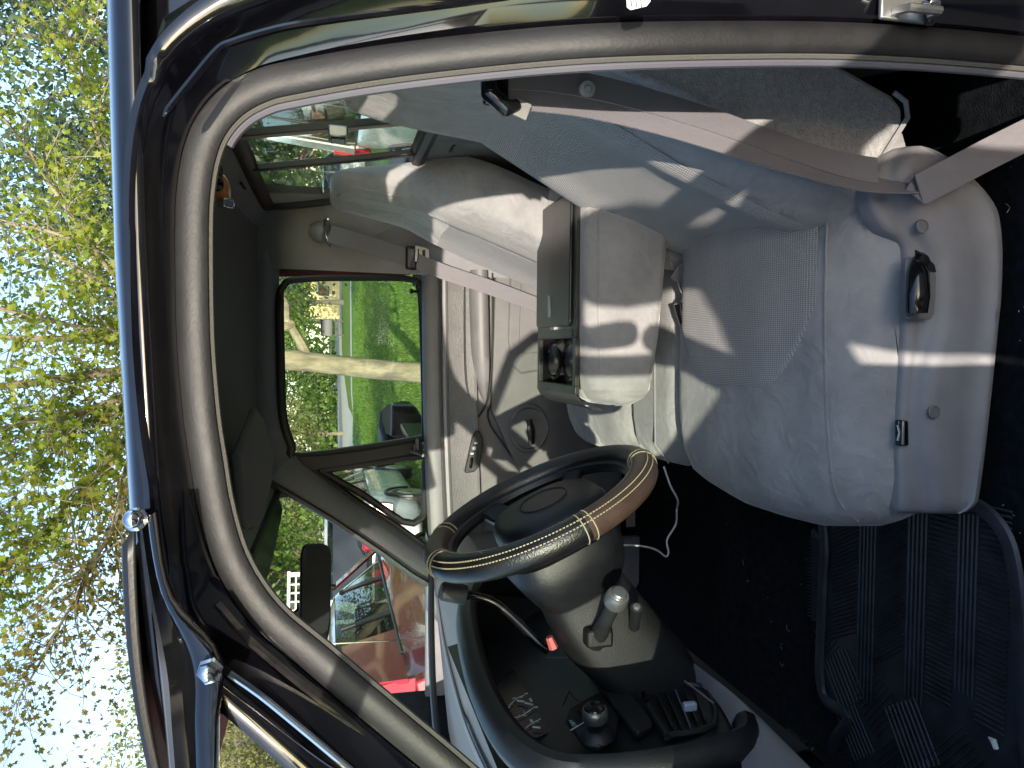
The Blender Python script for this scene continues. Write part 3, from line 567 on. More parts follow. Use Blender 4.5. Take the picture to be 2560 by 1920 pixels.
side = [(.250, .925), (.302, 1.075), (.366, 1.20), (.410, 1.35), (.42, 1.46), (.478, 1.45), (.478, 1.15), (.455, 1.0), (.402, .862), (.385, .842), (.36, .842), (.272, .900)]
MB().prism([(x, .290, z) for x, z in side], (0, -.020, 0)).build('side_panel', 'fabric_side', ds, bevel=.009, seg=3)
MB().tube([(.405, .268, .862), (.392, .266, .842), (.368, .266, .838), (.285, .268, .893)], .004, 6).build('side_hem', 'fabric', ds)
# moulded side shield
sT = spline([(0.3178, 0.262, 0.8651), (0.3036, 0.262, 0.8891), (0.2749, 0.262, 0.9044), (0.2468, 0.262, 0.9133), (0.2196, 0.262, 0.9044), (0.1928, 0.262, 0.8816), (0.1772, 0.262, 0.854), (0.1522, 0.262, 0.8465), (0.0958, 0.262, 0.8455), (0.0533, 0.262, 0.845), (0.0035, 0.262, 0.8467), (-0.0535, 0.262, 0.8482), (-0.1322, 0.262, 0.8507), (-0.1898, 0.262, 0.8455), (-0.2223, 0.262, 0.8444), (-0.2376, 0.262, 0.8414)], 3)
sU = spline([(0.32, 0.262, 0.8528), (0.305, 0.262, 0.8688), (0.2764, 0.262, 0.8818), (0.2489, 0.262, 0.8752), (0.2218, 0.262, 0.8604), (0.1947, 0.262, 0.8405), (0.1784, 0.262, 0.8274), (0.1536, 0.262, 0.8098), (0.097, 0.262, 0.7995), (0.0541, 0.262, 0.8014), (0.0038, 0.262, 0.8149), (-0.0536, 0.262, 0.8248), (-0.1327, 0.262, 0.8221), (-0.1909, 0.262, 0.8066), (-0.2239, 0.262, 0.8004), (-0.24, 0.262, 0.7982)], 3)
sB = spline([(0.3209, 0.262, 0.8405), (0.3089, 0.262, 0.8109), (0.2838, 0.262, 0.7635), (0.2575, 0.262, 0.7247), (0.2301, 0.262, 0.6992), (0.2016, 0.262, 0.6911), (0.1843, 0.262, 0.6895), (0.1582, 0.262, 0.6885), (0.0999, 0.262, 0.6889), (0.056, 0.262, 0.6925), (0.0048, 0.262, 0.6959), (-0.0539, 0.262, 0.7007), (-0.1348, 0.262, 0.7091), (-0.1936, 0.262, 0.7175), (-0.2265, 0.262, 0.726), (-0.2428, 0.262, 0.7446)], 3)
rings = []; n = len(sT)
for i in range(n):
    a, u_, c = sT[i], sU[i], sB[i]; e = min(1, i/4, (n-1-i)/4)**.5; k = lambda p, q, t: lerp(p, q, t)
    pr = [(a, 0, -.02), (a, .01, .004), (k(a, u_, .15), 0, .011), (k(a, u_, .5), 0, .013), (k(a, u_, .85), 0, .016), (u_, 0, .022), (k(u_, c, .10), 0, .030), (k(u_, c, .22), 0, .034), (k(u_, c, .55), 0, .033), (k(u_, c, .80), 0, .034), (k(u_, c, .84), 0, .039), (k(u_, c, .93), 0, .038), (k(u_, c, .98), 0, .030), (c, 0, .010), (c, 0, -.02)]
    rings.append([p+Vector((0, -o*(.3+.7*e), 0)) for p, _, o in pr])
shd = MB().loft(rings).build('side_shield', 'trim', ds, angle=55)
rc = [(0.1479, 0.232, 0.867), (0.151, 0.232, 0.8558), (0.1394, 0.232, 0.8179), (0.1222, 0.232, 0.8123), (0.068, 0.232, 0.8137), (0.0595, 0.232, 0.82), (0.0587, 0.232, 0.8657)]
MB().prism(rc, (0, -.0045, 0)).build('lever_recess', 'trim_pale', shd, bevel=.001)
MB().prism([(0.1616, 0.2275, 0.852), (0.1566, 0.2275, 0.8388), (0.1409, 0.2275, 0.8187), (0.13, 0.2275, 0.815), (0.1309, 0.2275, 0.8282), (0.1371, 0.2275, 0.8495)], (0, -.0025, 0)).build('lever_slot', 'rubber_black', shd)
MB().tube([(0.1433, 0.222, 0.8497), (0.1257, 0.212, 0.8563), (0.0915, 0.208, 0.8603), (0.0673, 0.21, 0.8593)], [.009, .014, .016, .014], 10, flat=(1.1, .7)).build('recline_lever', 'gloss_black', shd)
MB().lathe([(.012, 0), (.014, .006), (.010, .012), (0, .013)], (0.1438, 0.226, 0.8462), (0, -1, 0), 14).build('lever_boss', 'gloss_black', shd)
for q in ((0.1973, 0.2295, 0.8393), (-0.08, 0.2295, 0.8092)):
    MB().lathe([(.0105, 0), (.0105, .0026), (.009, .0032), (.008, .0012), (0, .0008)], q, (0, -1, 0), 18).build('screw_recess', 'trim_pale', shd)
lb = MB().prism([(-0.0927, 0.253, 0.8578), (-0.0943, 0.253, 0.8387), (-0.1328, 0.253, 0.8366), (-0.1325, 0.253, 0.8557)], (0, -.008, 0)).build('lumbar_switch', 'gloss_black', shd, bevel=.002)
MB().box(Vector((-0.1124, 0.2435, 0.8503)), (.036, .004, .004)).build('rocker', 'satin_metal', lb, bevel=.001)
MB().tube([(-0.1003, 0.2435, 0.8598), (-0.1121, 0.242, 0.8574), (-0.1242, 0.2435, 0.859)], .0018, 5).build('rocker_mark', 'satin_metal', lb)
MB().box((.0, .50, .72), (.44, .36, .12)).build('seat_riser', 'rubber_black', ds, bevel=.01)

# centre section and passenger seat
cs = empty('centre_seat', (.05, .93, .66)); attach(cs, truck); cs.matrix_parent_inverse = Matrix.Translation(-truck.location)
mk_cushion('cushion', .80, 1.055, lambda y: interp(y, [.80, .86, 1.0, 1.055], [-.225, -.25, -.255, -.235]), lambda y: interp(y, [.80, .82, .88, 1.0, 1.055], [.945, .965, .972, .972, .955]), cs)
MB().grid(lambda s, t: Vector((.26-.26*s, .815+.05*t, .9655+.006*t+(.003 if 0 < s < 1 and 0 < t < 1 else 0))), 12, 6).build('cushion_insert', 'knit', cs, recalc=False)
MB().tube([(-.0, .875, .977), (-.20, .87, .974), (-.243, .87, .94)], .0018, 5).build('seam', 'fabric', cs)
MB().box((.04, .93, .73), (.5, .22, .14)).build('seat_riser', 'rubber_black', cs, bevel=.01)
ps = empty('passenger_seat', (.1, 1.3, .66)); attach(ps, truck); ps.matrix_parent_inverse = Matrix.Translation(-truck.location)
mk_cushion('cushion', 1.06, 1.60, lambda y: interp(y, [1.06, 1.15, 1.40, 1.54, 1.60], [-.235, -.262, -.262, -.22, -.15]), lambda y: interp(y, [1.06, 1.10, 1.2, 1.45, 1.56, 1.60], [.955, .985, 1.0, 1.0, .975, .93]), ps, back=.25)
PZ = [.90, 1.108, 1.308, 1.43, 1.486, 1.60, 1.66]; PX = [.165, .215, .290, .340, .365, .388, .400]
plo = lambda z: interp(z, [.9, 1.34, 1.44, 1.52, 1.70], [.99, .985, 1.03, 1.09, 1.11])
phi = lambda z: interp(z, [.9, 1.34, 1.44, 1.52, 1.70], [1.53, 1.53, 1.50, 1.45, 1.43])
mk_back('backrest', PZ, PX, plo, phi, .13, ps)
PS = back_surf(PZ, PX, plo, phi, .13)
MB().grid(lambda s, t: PS(.98+.44*s, .10+.14*t)+Vector((-.003, 0, 0)), 20, 5).build('backrest_insert', 'knit_back', ps, recalc=False)
MB().grid(lambda s, t: PS(.98+.42*s, .36+.46*t)+Vector((-.003, 0, 0)), 20, 12).build('backrest_insert', 'knit_back', ps, recalc=False)
MB().tube([PS(1.505, t)+Vector((-.002, 0, 0)) for t in (.04, .2, .35, .5, .65, .8, .96)], .0025, 6).build('seam', 'fabric', ps)
MB().tube([PS(z, .94)+Vector((-.002, 0, 0)) for z in (1.52, 1.56, 1.60, 1.64)]+[PS(1.67, .8), PS(1.675, .5), PS(1.67, .2)]+[PS(z, .06)+Vector((-.002, 0, 0)) for z in (1.64, 1.60, 1.56, 1.52)], .0025, 6).build('seam', 'fabric', ps)
MB().box((.02, 1.32, .75), (.44, .46, .16)).build('seat_riser', 'rubber_black', ps, bevel=.01)

# folded-down arm rest console
con = empty('centre_console', (.1, .9, 1.06)); attach(con, truck); con.matrix_parent_inverse = Matrix.Translation(-truck.location)
rings = []
for x, zt, zb, ins_, dep in ((.40, 1.19, 1.03, .01, 0), (.37, 1.20, 1.02, 0, 0), (.2, 1.20, 1.03, 0, 0), (.0465, 1.199, 1.042, 0, 0), (.0455, 1.199, 1.042, 0, .085), (-.0685, 1.190, 1.059, .003, .075), (-.0695, 1.188, 1.060, .004, 0), (-.085, 1.178, 1.070, .008, 0), (-.098, 1.160, 1.090, .022, 0), (-.102, 1.135, 1.11, .04, 0)):
    a, c = .690+ins_, 1.105-ins_
    rings.append([Vector((x, y, z)) for y, z in ((a+.03, zb), (a+.008, zb+.006), (a, zb+.02), (a+.004, (zt+zb)/2), (a+.022, zt-.028), (a+.036, zt-.010), (a+.055, zt-.002), (.763, zt), (.764, zt-dep), (1.036, zt-dep), (1.037, zt), (c-.05, zt-.002), (c-.03, zt-.010), (c-.012, zt-.03), (c, (zt+zb)/2), (c-.004, zb+.02), (c-.03, zb))])
MB().loft(rings).build('arm_rest_pad', 'fabric', con, angle=60)
MB().tube(spline([(.36, .712, 1.174), (.1, .712, 1.172), (-.04, .716, 1.164), (-.085, .725, 1.150)], 5), .0024, 6).build('seam', 'fabric', con)
ip = lambda a, z=0: [(x, y, 1.2+z) for x, y in a]
# plastic deck built round the cup well
deckp = [[(.345, .752), (.345, 1.045), (.038, 1.045), (.038, .752)], [(.038, .752), (.038, .772), (-.062, .772), (-.062, .752)], [(.038, 1.028), (.038, 1.045), (-.062, 1.045), (-.062, 1.028)], [(-.0622, .752), (-.0622, 1.045), (-.080, 1.045), (-.080, .752)]]
b = MB()
for pl in deckp: b.prism([(x, y, 1.196) for x, y in pl], (0, 0, .010))
deck = b.build('deck', 'console_plastic', con, bevel=.0012)
b = MB(); b.loft([[Vector((x, .752, z)), Vector((x, 1.045, z)), Vector((x-.006, 1.045, z-.008)), Vector((x-.006, .752, z-.008))] for x, z in ((-.079, 1.2055), (-.090, 1.200), (-.099, 1.188), (-.105, 1.170), (-.108, 1.150))]); b.build('deck_front', 'console_plastic', deck, angle=50)
b = MB(); b.prism([(.34, .775, 1.206), (.34, 1.035, 1.206), (.075, 1.035, 1.206), (.066, 1.028, 1.206), (.062, .79, 1.206), (.070, .778, 1.206)], (0, 0, .007)); lid = b.build('lid', 'console_plastic', con, bevel=.003)
b = MB(); b.prism([(.10, .93, 1.2133), (.135, .93, 1.2133), (.135, .918, 1.2133), (.118, .912, 1.2133), (.10, .906, 1.2133), (.085, .912, 1.2133), (.088, .928, 1.2133)], (0, 0, .0012)); b.build('lid_emblem', 'satin_metal', lid)
MB().box((.061, .91, 1.208), (.006, .03, .004)).build('lid_latch', 'satin_metal', lid)
b = MB(); b.box((.048, .90, 1.2075), (.014, .255, .004)); b.build('slot_rib', 'console_plastic', deck, bevel=.001)
well = MB(); well.box((-.012, .90, 1.125), (.112, .268, .006)); well.box((.040, .90, 1.160), (.006, .268, .07)); well.box((-.064, .90, 1.160), (.006, .268, .07)); well.box((-.012, .769, 1.160), (.098, .006, .07)); well.box((-.012, 1.031, 1.160), (.098, .006, .07))
well = well.build('cup_well', 'gloss_black', con)
for yc in (.835, .965):
    b = MB(); b.tube([Vector((-.012+.041*math.cos(a), yc+.056*math.sin(a), 1.188)) for a in [i*math.pi/14 for i in range(2, 27)]], .0035, 6); b.build('cup_ring', 'gloss_black', well)
    b = MB(); b.grid(lambda s, t: Vector((-.012+.041*math.cos(.3+2.2*s), yc+.056*math.sin(.3+2.2*s), 1.13+.055*t)), 12, 2); b.build('cup_wall', 'console_plastic', well, solid=.003)
    MB().lathe([(0, 0), (.034, 0), (.036, .002), (.0, .004)], (-.012, yc, 1.128), (0, 0, 1), 18).build('cup_floor', 'satin_metal', well)
MB().tube([(.03, .90, 1.195), (.01, .905, 1.180), (-.02, .898, 1.165), (-.05, .90, 1.15)], [.010, .007, .008, .012], 8).build('cup_divider', 'console_plastic', well)

# buckle and folded belts between the seats
bk = empty('buckle_belts', (.1, .76, .98)); attach(bk, truck); bk.matrix_parent_inverse = Matrix.Translation(-truck.location)
MB().tube([(0.1117, 0.735, 0.987), (0.0878, 0.735, 0.9781), (0.0571, 0.735, 0.967)], [.014, .017, .015], 10, flat=(.65, 1.1), up=(1, 0, 0)).build('buckle', 'gloss_black', bk)
MB().tube(spline([(0.1099, 0.722, 0.9891), (0.1139, 0.722, 0.9808), (0.0777, 0.722, 0.9718), (0.0529, 0.722, 0.965), (0.047, 0.722, 0.9733), (0.0679, 0.722, 0.982)], 3, True), .0016, 5, closed=True).build('buckle_trim', 'chrome', bk)
def fold(pts, wd, width): return MB().ribbon(spline(pts, 5), wd, width, .0022).build('webbing', 'belt', bk)
fold([(0.2215, 0.78, 1.0293), (0.2109, 0.772, 0.9988), (0.2076, 0.765, 0.9593), (0.2204, 0.76, 0.9191), (0.2382, 0.75, 0.8814)], (.9, -.1, .35), .050)
fold([(0.2114, 0.738, 0.9036), (0.1955, 0.74, 0.9449), (0.1777, 0.745, 0.9707), (0.1564, 0.75, 0.9848)], (.8, -.3, .4), .042)
fold([(0.1617, 0.745, 0.9873), (0.127, 0.742, 0.9734), (0.1602, 0.74, 0.9602), (0.1671, 0.735, 0.9097)], (.3, -.8, .5), .034)

# driver's shoulder and lap belt
db = empty('driver_seat_belt', (.33, .2, 1.5)); attach(db, truck); db.matrix_parent_inverse = Matrix.Translation(-truck.location)
MB().ribbon(spline([(.40, .06, 1.56), (.356, .10, 1.53), (.338, .14, 1.50)], 4), (.3, .1, .95), .04).build('webbing', 'belt', db)
g0 = Vector((0.3153, 0.15, 1.5061))
b = MB(); b.box(g0+Vector((.012, .004, .0)), (.062, .012, .030)); b.tube([g0+Vector((.02, -.006, .012)), g0+Vector((-.01, -.010, .010)), g0+Vector((-.026, -.008, -.012)), g0+Vector((-.018, -.004, -.026))], [.010, .012, .011, .008], 8); b.build('tongue_grip', 'gloss_black', db, bevel=.003)
MB().box(g0+Vector((-.024, -.004, -.030)), (.02, .003, .018), Matrix.Rotation(R(20), 3, 'Y')).build('latch_tongue', 'satin_metal', db)
P_ = spline([(0.3124, 0.155, 1.496), (0.3212, 0.175, 1.4376), (0.3228, 0.195, 1.3578), (0.3134, 0.205, 1.2698), (0.2978, 0.212, 1.1781), (0.2745, 0.216, 1.0758), (0.2563, 0.216, 0.9862), (0.247, 0.205, 0.9182), (0.2454, 0.2, 0.8599)], 5)
Wd = []
for i in range(len(P_)):
    s = i/(len(P_)-1)
    Wd.append(Vector((.86, .22+.1*s, .40)).lerp(Vector((.25, .55, .65)), max(0, (s-.55)/.45)))
MB().ribbon(P_, Wd, [interp(i/(len(P_)-1), [0, .1, .5, .8, 1], [.044, .052, .050, .040, .034]) for i in range(len(P_))], .002).build('webbing', 'belt', db)
MB().ribbon([q+Vector((.022, .006, .0)) for q in P_[:-6]], [Vector((.9, .3, .3))]*(len(P_)-6), [.040]*(len(P_)-6), .002).build('webbing', 'belt', db)
MB().lathe([(.011, 0), (.010, .003), (.005, .004), (.004, .006), (0, .006)], (0.3342, 0.178, 1.3839), (-.3, -1, .1), 16).build('belt_button', 'trim_pale', db)
MB().ribbon(spline([(0.2398, 0.186, 0.8839), (0.2653, 0.176, 0.8355), (0.2951, 0.17, 0.7791), (0.3281, 0.165, 0.713), (0.3657, 0.16, 0.6373)], 4), (.72, -.1, .72), [.046]*17, .0025).build('webbing', 'belt', db)
MB().ribbon([(0.2534, 0.196, 0.8888), (0.2302, 0.19, 0.8605)], (.7, .1, -.6), .030, .0025).build('webbing', 'belt', db)

# ------------------------------------------------------------ steering wheel and column
WC = Vector((-.258, .495, 1.352)); tl = R(25); wn = Vector((math.cos(tl), 0, math.sin(tl))); wa = Vector((0, 1, 0)); wb = Vector((-math.sin(tl), 0, math.cos(tl)))
sw_ = empty('steering_wheel', WC); attach(sw_, truck); sw_.matrix_parent_inverse = Matrix.Translation(-truck.location)
WR, wr = .189, .0225
def rim(t, s=0, k=1): 
    ra = wa*math.cos(t)+wb*math.sin(t); return WC+ra*(WR+wr*k*math.cos(s))+wn*(wr*k*math.sin(s))
def rimseg(a0, a1, m_, name, k=1):
    n = max(4, int(abs(a1-a0)/4))
    MB().loft([[rim(R(a0+(a1-a0)*i/n), 2*math.pi*j/14, k*(1+.02*math.sin(i*2.3+j)*.3)) for j in range(14)] for i in range(n+1)]).build(name, m_, sw_, angle=60)
segs = [(186, 256, 'leather_brown'), (256, 416, 'leather_black'), (56, 100, 'leather_brown'), (100, 186, 'leather_black')]
for a0, a1, m_ in segs: rimseg(a0, a1, m_, 'rim_cover', 1.02 if 'brown' in m_ else 1.0)
for a in (186, 256, 56, 100):   # overlapped, stitched ends of the cover panels
    for da_ in (-2.2, 2.2):
        MB().tube([rim(R(a+da_), 2*math.pi*j/20, 1.045) for j in range(20)], .0010, 4, closed=True).build('stitching', 'thread', sw_)
def dashes(name, s, a0, a1, step, m_='thread', k=1.035):
    b = MB(); a = a0
    while a < a1:
        b.tube([rim(R(a), s, k), rim(R(a+step*.6), s, k)], .0011, 4); a += step
    b.build(name, m_, sw_)
for s in (.55, .95, 2.2): dashes('stitching', s, 104, 256, 1.6)
dashes('stitching', 3.0, 104, 400, 1.3, 'leather_black')
# hub pad, spokes
def disc(rx, rz_, d, n=28, p=2.6): return [WC+wn*d+wa*(rx*abs(math.cos(a))**(2/p)*(1 if math.cos(a) > 0 else -1))+wb*(rz_*abs(math.sin(a))**(2/p)*(1 if math.sin(a) > 0 else -1)-.012) for a in [2*math.pi*i/n for i in range(n)]]
MB().loft([disc(.070, .062, -.060), disc(.100, .092, -.050), disc(.108, .100, -.030), disc(.106, .098, -.012), disc(.098, .090, 0), disc(.080, .072, .007), disc(.04, .035, .010)]).build('hub_pad', 'pad', sw_, angle=50)
for a, w_s in ((R(158), .026), (R(22), .026), (R(222), .020), (R(318), .020)):
    ra = wa*math.cos(a)+wb*math.sin(a); tn = wn.cross(ra)
    MB().loft([[WC+ra*d+wn*h+tn*w_s*q*k for q, h in ((-1, hh-.008), (1, hh-.008), (1, hh+.006), (-1, hh+.006))] for d, hh, k in ((.085, -.020, 1.2), (.13, -.016, 1.0), (.178, -.002, .75))]).build('spoke', 'pad', sw_, bevel=.004)
MB().tube([rim(R(a), 3.3, .9)+wn*-.004 for a in range(0, 360, 6)], .012, 8, closed=True).build('rim_core', 'leather_black', sw_)
MB().tube([WC+wn*.0105+wa*(.05*math.cos(a))+wb*(.042*math.sin(a)-.012) for a in [i*math.pi/12 for i in range(24)]], .0008, 4, closed=True).build('pad_seam', 'rubber_black', sw_)
sc = empty('steering_column', WC-wn*.2); attach(sc, truck); sc.matrix_parent_inverse = Matrix.Translation(-truck.location)
def cring(d, w_, hu, hd, dz_=0, n=24, p=3.2):
    out = []
    for i in range(n):
        a = 2*math.pi*i/n; cx_, sx_ = math.cos(a), math.sin(a)
        h_ = hu if sx_ > 0 else hd
        out.append(WC-wn*d+wa*(w_*abs(cx_)**(2/p)*(1 if cx_ > 0 else -1))+wb*(h_*abs(sx_)**(2/p)*(1 if sx_ > 0 else -1)+dz_))
    return out
MB().loft([cring(.048, .070, .065, .065), cring(.060, .104, .095, .098), cring(.080, .108, .098, .105), cring(.110, .100, .088, .100), cring(.135, .088, .078, .090), cring(.150, .080, .070, .080)]).build('column_bowl', 'pad', sc, angle=50)
MB().loft([cring(.152, .070, .060, .072), cring(.158, .076, .066, .082), cring(.20, .080, .070, .090, -.004), cring(.26, .082, .072, .098, -.012), cring(.32, .080, .066, .10, -.03), cring(.40, .07, .06, .09, -.05)]).build('column_shroud', 'soft_black', sc, angle=50)
# wiper and signal stalk with a silver end, tilt lever, hazard button
s0, s1 = Vector((-0.4428, 0.4, 1.275)), Vector((-0.3609, 0.335, 1.2693))
sd_ = (s1-s0).normalized()
stk = MB().tube([s0+sd_*-.03, s0, s0+sd_*.02, lerp(s0, s1, .8)], [.016, .015, .0115, .0115], 10).build('signal_stalk', 'dark_plastic', sc)
MB().lathe([(.0115, -.004), (.0175, .000), (.0180, .016), (.016, .022), (.0125, .0225), (.0122, .026), (.010, .029), (0, .030)], lerp(s0, s1, .78), sd_, 20).build('stalk_end', 'satin_metal', stk)
b = MB(); b.box(s0+sd_*-.012, (.03, .03, .045)); b.build('stalk_boot', 'soft_black', stk, bevel=.006)
t0 = Vector((-0.4227, 0.395, 1.217)); t1 = Vector((-0.3976, 0.375, 1.2234))
tlv = MB().tube([t0+(t0-t1)*.8, t0, t1], [.009, .009, .010], 10).build('tilt_lever', 'soft_black', sc)
MB().lathe([(.006, 0), (.006, .003), (0, .004)], t1, t1-t0, 12).build('lever_tip', 'satin_metal', tlv)
MB().tube([Vector((-0.4707, 0.47, 1.3392)), Vector((-0.4902, 0.47, 1.3309))], [.006, .008], 6).build('hazard_button', 'red_plastic', sc)
g_ = spline([(-0.5238, 0.545, 1.3176), (-0.5112, 0.56, 1.335), (-0.4751, 0.585, 1.3719), (-0.4479, 0.6, 1.4066), (-0.435, 0.605, 1.4451), (-0.4325, 0.606, 1.4619)], 4)
gs = MB().tube(g_, [.0085]*8+[.0075]*9+[.009, .011, .014, .014], 10).build('gear_lever', 'gloss_black', sc)
MB().tube([(-0.4337, 0.606, 1.4568), (-0.4306, 0.607, 1.4702), (-0.4249, 0.608, 1.4987), (-0.4238, 0.608, 1.5029)], [.018, .0185, .017, .013], 14).build('gear_knob', 'soft_black', gs)

# ------------------------------------------------------------ dashboard
dash = empty('dashboard', (-.6, .9, 1.2)); attach(dash, truck); dash.matrix_parent_inverse = Matrix.Translation(-truck.location)
def wx(y): return float(np.interp(y, [.2, .27, .38, .55, .9, 1.25, 1.42, 1.515, 1.7], [-.61, -.63, -.80, -.98, -1.08, -.98, -.80, -.655, -.58]))
rings = []
for i in range(31):
    y = .19+1.51*i/30; f_ = wx(y)-.02; e = max(0, (y-1.5)/.2)
    r0 = -.70 if y < .95 else interp(y, [.95, 1.0, 1.5, 1.7], [-.60, -.53, -.53, -.545])
    rings.append([Vector((f_, y, 1.386)), Vector((f_*.75+r0*.25, y, 1.394)), Vector((f_*.45+r0*.55, y, 1.392)), Vector((r0-.05, y, 1.384)), Vector((r0-.015, y, 1.370)), Vector((r0, y, 1.345)), Vector((r0, y, 1.30)), Vector((r0-.03, y, 1.27)), Vector((r0-.035, y, 1.12)), Vector((r0-.06, y, 1.0)), Vector((r0-.20, y, .96))])
MB().loft(rings, cap=False, closed=False).build('dash_pad', 'trim_pale', dash, angle=50)
MB().tube(spline([(-.70, 1.42, 1.396), (-.78, 1.25, 1.398), (-.83, 1.0, 1.398), (-.83, .8, 1.398), (-.80, .55, 1.398)], 5), .006, 6, flat=(.6, 1.6)).build('defrost_ridge', 'trim', dash)
# instrument pod: hood rim, dark face, cluster
rimp = spline([(-.535, .93, 1.20), (-.520, .925, 1.28), (-.505, .89, 1.352), (-.498, .80, 1.408), (-.505, .68, 1.440), (-.520, .54, 1.456), (-.540, .40, 1.458), (-.556, .29, 1.440), (-.562, .225, 1.400), (-.558, .195, 1.335), (-.552, .185, 1.25), (-.546, .188, 1.17), (-.545, .205, 1.125), (-.548, .25, 1.10)], 5)
MB().tube(rimp, .024, 10, flat=(1.2, .9)).build('pod_hood', 'pad', dash)
b = MB(); b.loft([[q for q in rimp], [Vector((-.66, .9+(q.y-.9)*1.0, min(q.z-.004, 1.40))) for q in rimp]], cap=False, closed=False); b.build('pod_lining', 'soft_black', dash)
def bzx(z): return interp(z, [1.0, 1.12, 1.22, 1.28, 1.44], [-.545, -.560, -.575, -.612, -.650])
MB().grid(lambda s, t: Vector((bzx(1.04+.40*s), .185+.74*t, 1.04+.40*s)), 16, 6).build('pod_face', 'dark_plastic', dash, recalc=False)
b = MB(); b.loft([[Vector((x, y, z)) for x, y, z in ((-.56, .20, 1.05), (-.55, .19, 1.12), (-.548, .187, 1.30), (-.60, .187, 1.36), (-.72, .19, 1.37), (-.72, .19, 1.05))], [Vector((x, .172, z)) for x, z in ((-.565, 1.06), (-.555, 1.12), (-.553, 1.30), (-.60, 1.36), (-.72, 1.37), (-.72, 1.06))]]); b.build('pod_end_cap', 'soft_black', dash, bevel=.004)
clu = MB().prism([(-0.628, 0.6206, 1.4042), (-0.628, 0.7054, 1.3554), (-0.628, 0.7486, 1.3065), (-0.628, 0.6591, 1.2954), (-0.628, 0.4765, 1.2978), (-0.628, 0.443, 1.3659), (-0.628, 0.4555, 1.394), (-0.628, 0.5643, 1.4094)], (.002, 0, 0)).build('gauge_cluster', 'gauge_face', dash, smooth=False)
gx = Vector((0, 1, 0)); gz = Vector((0, 0, 1))
MB().tube(spline([(-0.622, 0.5913, 1.3492), (-0.622, 0.5785, 1.3688), (-0.622, 0.5501, 1.3895), (-0.622, 0.5322, 1.397), (-0.622, 0.5202, 1.3965), (-0.622, 0.5108, 1.391), (-0.622, 0.512, 1.3807), (-0.622, 0.5207, 1.3662), (-0.622, 0.5414, 1.3443)], 4), .0010, 4).build('gauge_arc', 'white_print', clu)
MB().tube(spline([(-0.622, 0.4674, 1.3805), (-0.622, 0.4776, 1.3709), (-0.622, 0.4855, 1.3616), (-0.622, 0.4968, 1.3446)], 4), .0010, 4).build('gauge_arc', 'white_print', clu)
for a, c in (((-0.621, 0.5698, 1.3681), (-0.621, 0.5647, 1.3567)), ((-0.621, 0.5596, 1.3568), (-0.621, 0.5482, 1.3447)), ((-0.621, 0.4699, 1.3663), (-0.621, 0.4639, 1.3543))):
    MB().tube([a, c], .0019, 5).build('needle', 'white_print', clu)
for a, c in (((-0.6215, 0.5857, 1.3574), (-0.6215, 0.5798, 1.3571)), ((-0.6215, 0.5623, 1.3811), (-0.6215, 0.56, 1.3792)), ((-0.6215, 0.5477, 1.3905), (-0.6215, 0.5486, 1.3861)), ((-0.6215, 0.5328, 1.3965), (-0.6215, 0.5337, 1.3921)), ((-0.6215, 0.5106, 1.391), (-0.6215, 0.5185, 1.3875)), ((-0.6215, 0.5116, 1.3801), (-0.6215, 0.5181, 1.3777)), ((-0.6215, 0.5208, 1.3662), (-0.6215, 0.5279, 1.3661)), ((-0.6215, 0.5291, 1.3549), (-0.6215, 0.5345, 1.3551)), ((-0.6215, 0.4853, 1.3616), (-0.6215, 0.4803, 1.3614)), ((-0.6215, 0.4902, 1.353), (-0.6215, 0.4851, 1.3528))):
    MB().tube([a, c], .0007, 4).build('tick', 'white_print', clu)
tb = basis((0, 1, 0), (0, 0, 1))
for s_, q in (('0', (-0.621, 0.5385, 1.341)), ('5', (-0.621, 0.5816, 1.3705)), ('6', (-0.621, 0.5954, 1.344)), ('4', (-0.621, 0.546, 1.3959)), ('2', (-0.621, 0.5034, 1.3944)), ('1', (-0.621, 0.5113, 1.3679)), ('1000', (-0.621, 0.5679, 1.3429)), ('260', (-0.621, 0.4912, 1.3625))):
    text('gauge_numeral', s_, .010 if len(s_) == 1 else .007, 'white_print', clu, Vector(q), basis((0, 1, 0), (0, 0, 1)))
# headlight switch panel
hp = MB().prism([(-0.585, 0.3941, 1.3326), (-0.585, 0.4318, 1.3128), (-0.585, 0.4741, 1.251), (-0.585, 0.458, 1.2436), (-0.585, 0.3844, 1.2457), (-0.585, 0.3299, 1.2731), (-0.585, 0.3015, 1.3088), (-0.585, 0.3167, 1.3281)], (.010, 0, 0)).build('light_switch_panel', 'dark_plastic', dash, bevel=.003)
k0 = Vector((-0.574, 0.3319, 1.3039))
kn = MB().lathe([(.028, 0), (.022, .008), (.013, .012), (.013, .022), (.0155, .024), (.0185, .026)], k0, (1, -.12, .12), 24).build('switch_boss', 'dark_plastic', hp)
b = MB(); ax = Vector((1, -.12, .12)).normalized(); b.lathe([(.0185, .026), (.0195, .028), (.0195, .040), (.0185, .042), (.0175, .045), (.012, .047), (0, .047)], k0, ax, 36); b.build('headlight_knob', 'satin_metal', hp)
MB().lathe([(.0165, .0455), (.0150, .0485), (0, .0495)], k0, ax, 24).build('knob_face', 'gloss_black', hp)
text('dim_label', 'DIM', .011, 'teal_print', hp, Vector((-0.5735, 0.3749, 1.3266)), basis((0, 1, 0), (0, 0, 1)))
MB().tube([(-0.574, 0.3541, 1.3379), (-0.574, 0.375, 1.3083)], .0011, 4).build('panel_line', 'white_print', hp)
MB().box((-0.573, 0.4028, 1.2989), (.006, .020, .014)).build('dimmer_wheel', 'gloss_black', hp, bevel=.002)
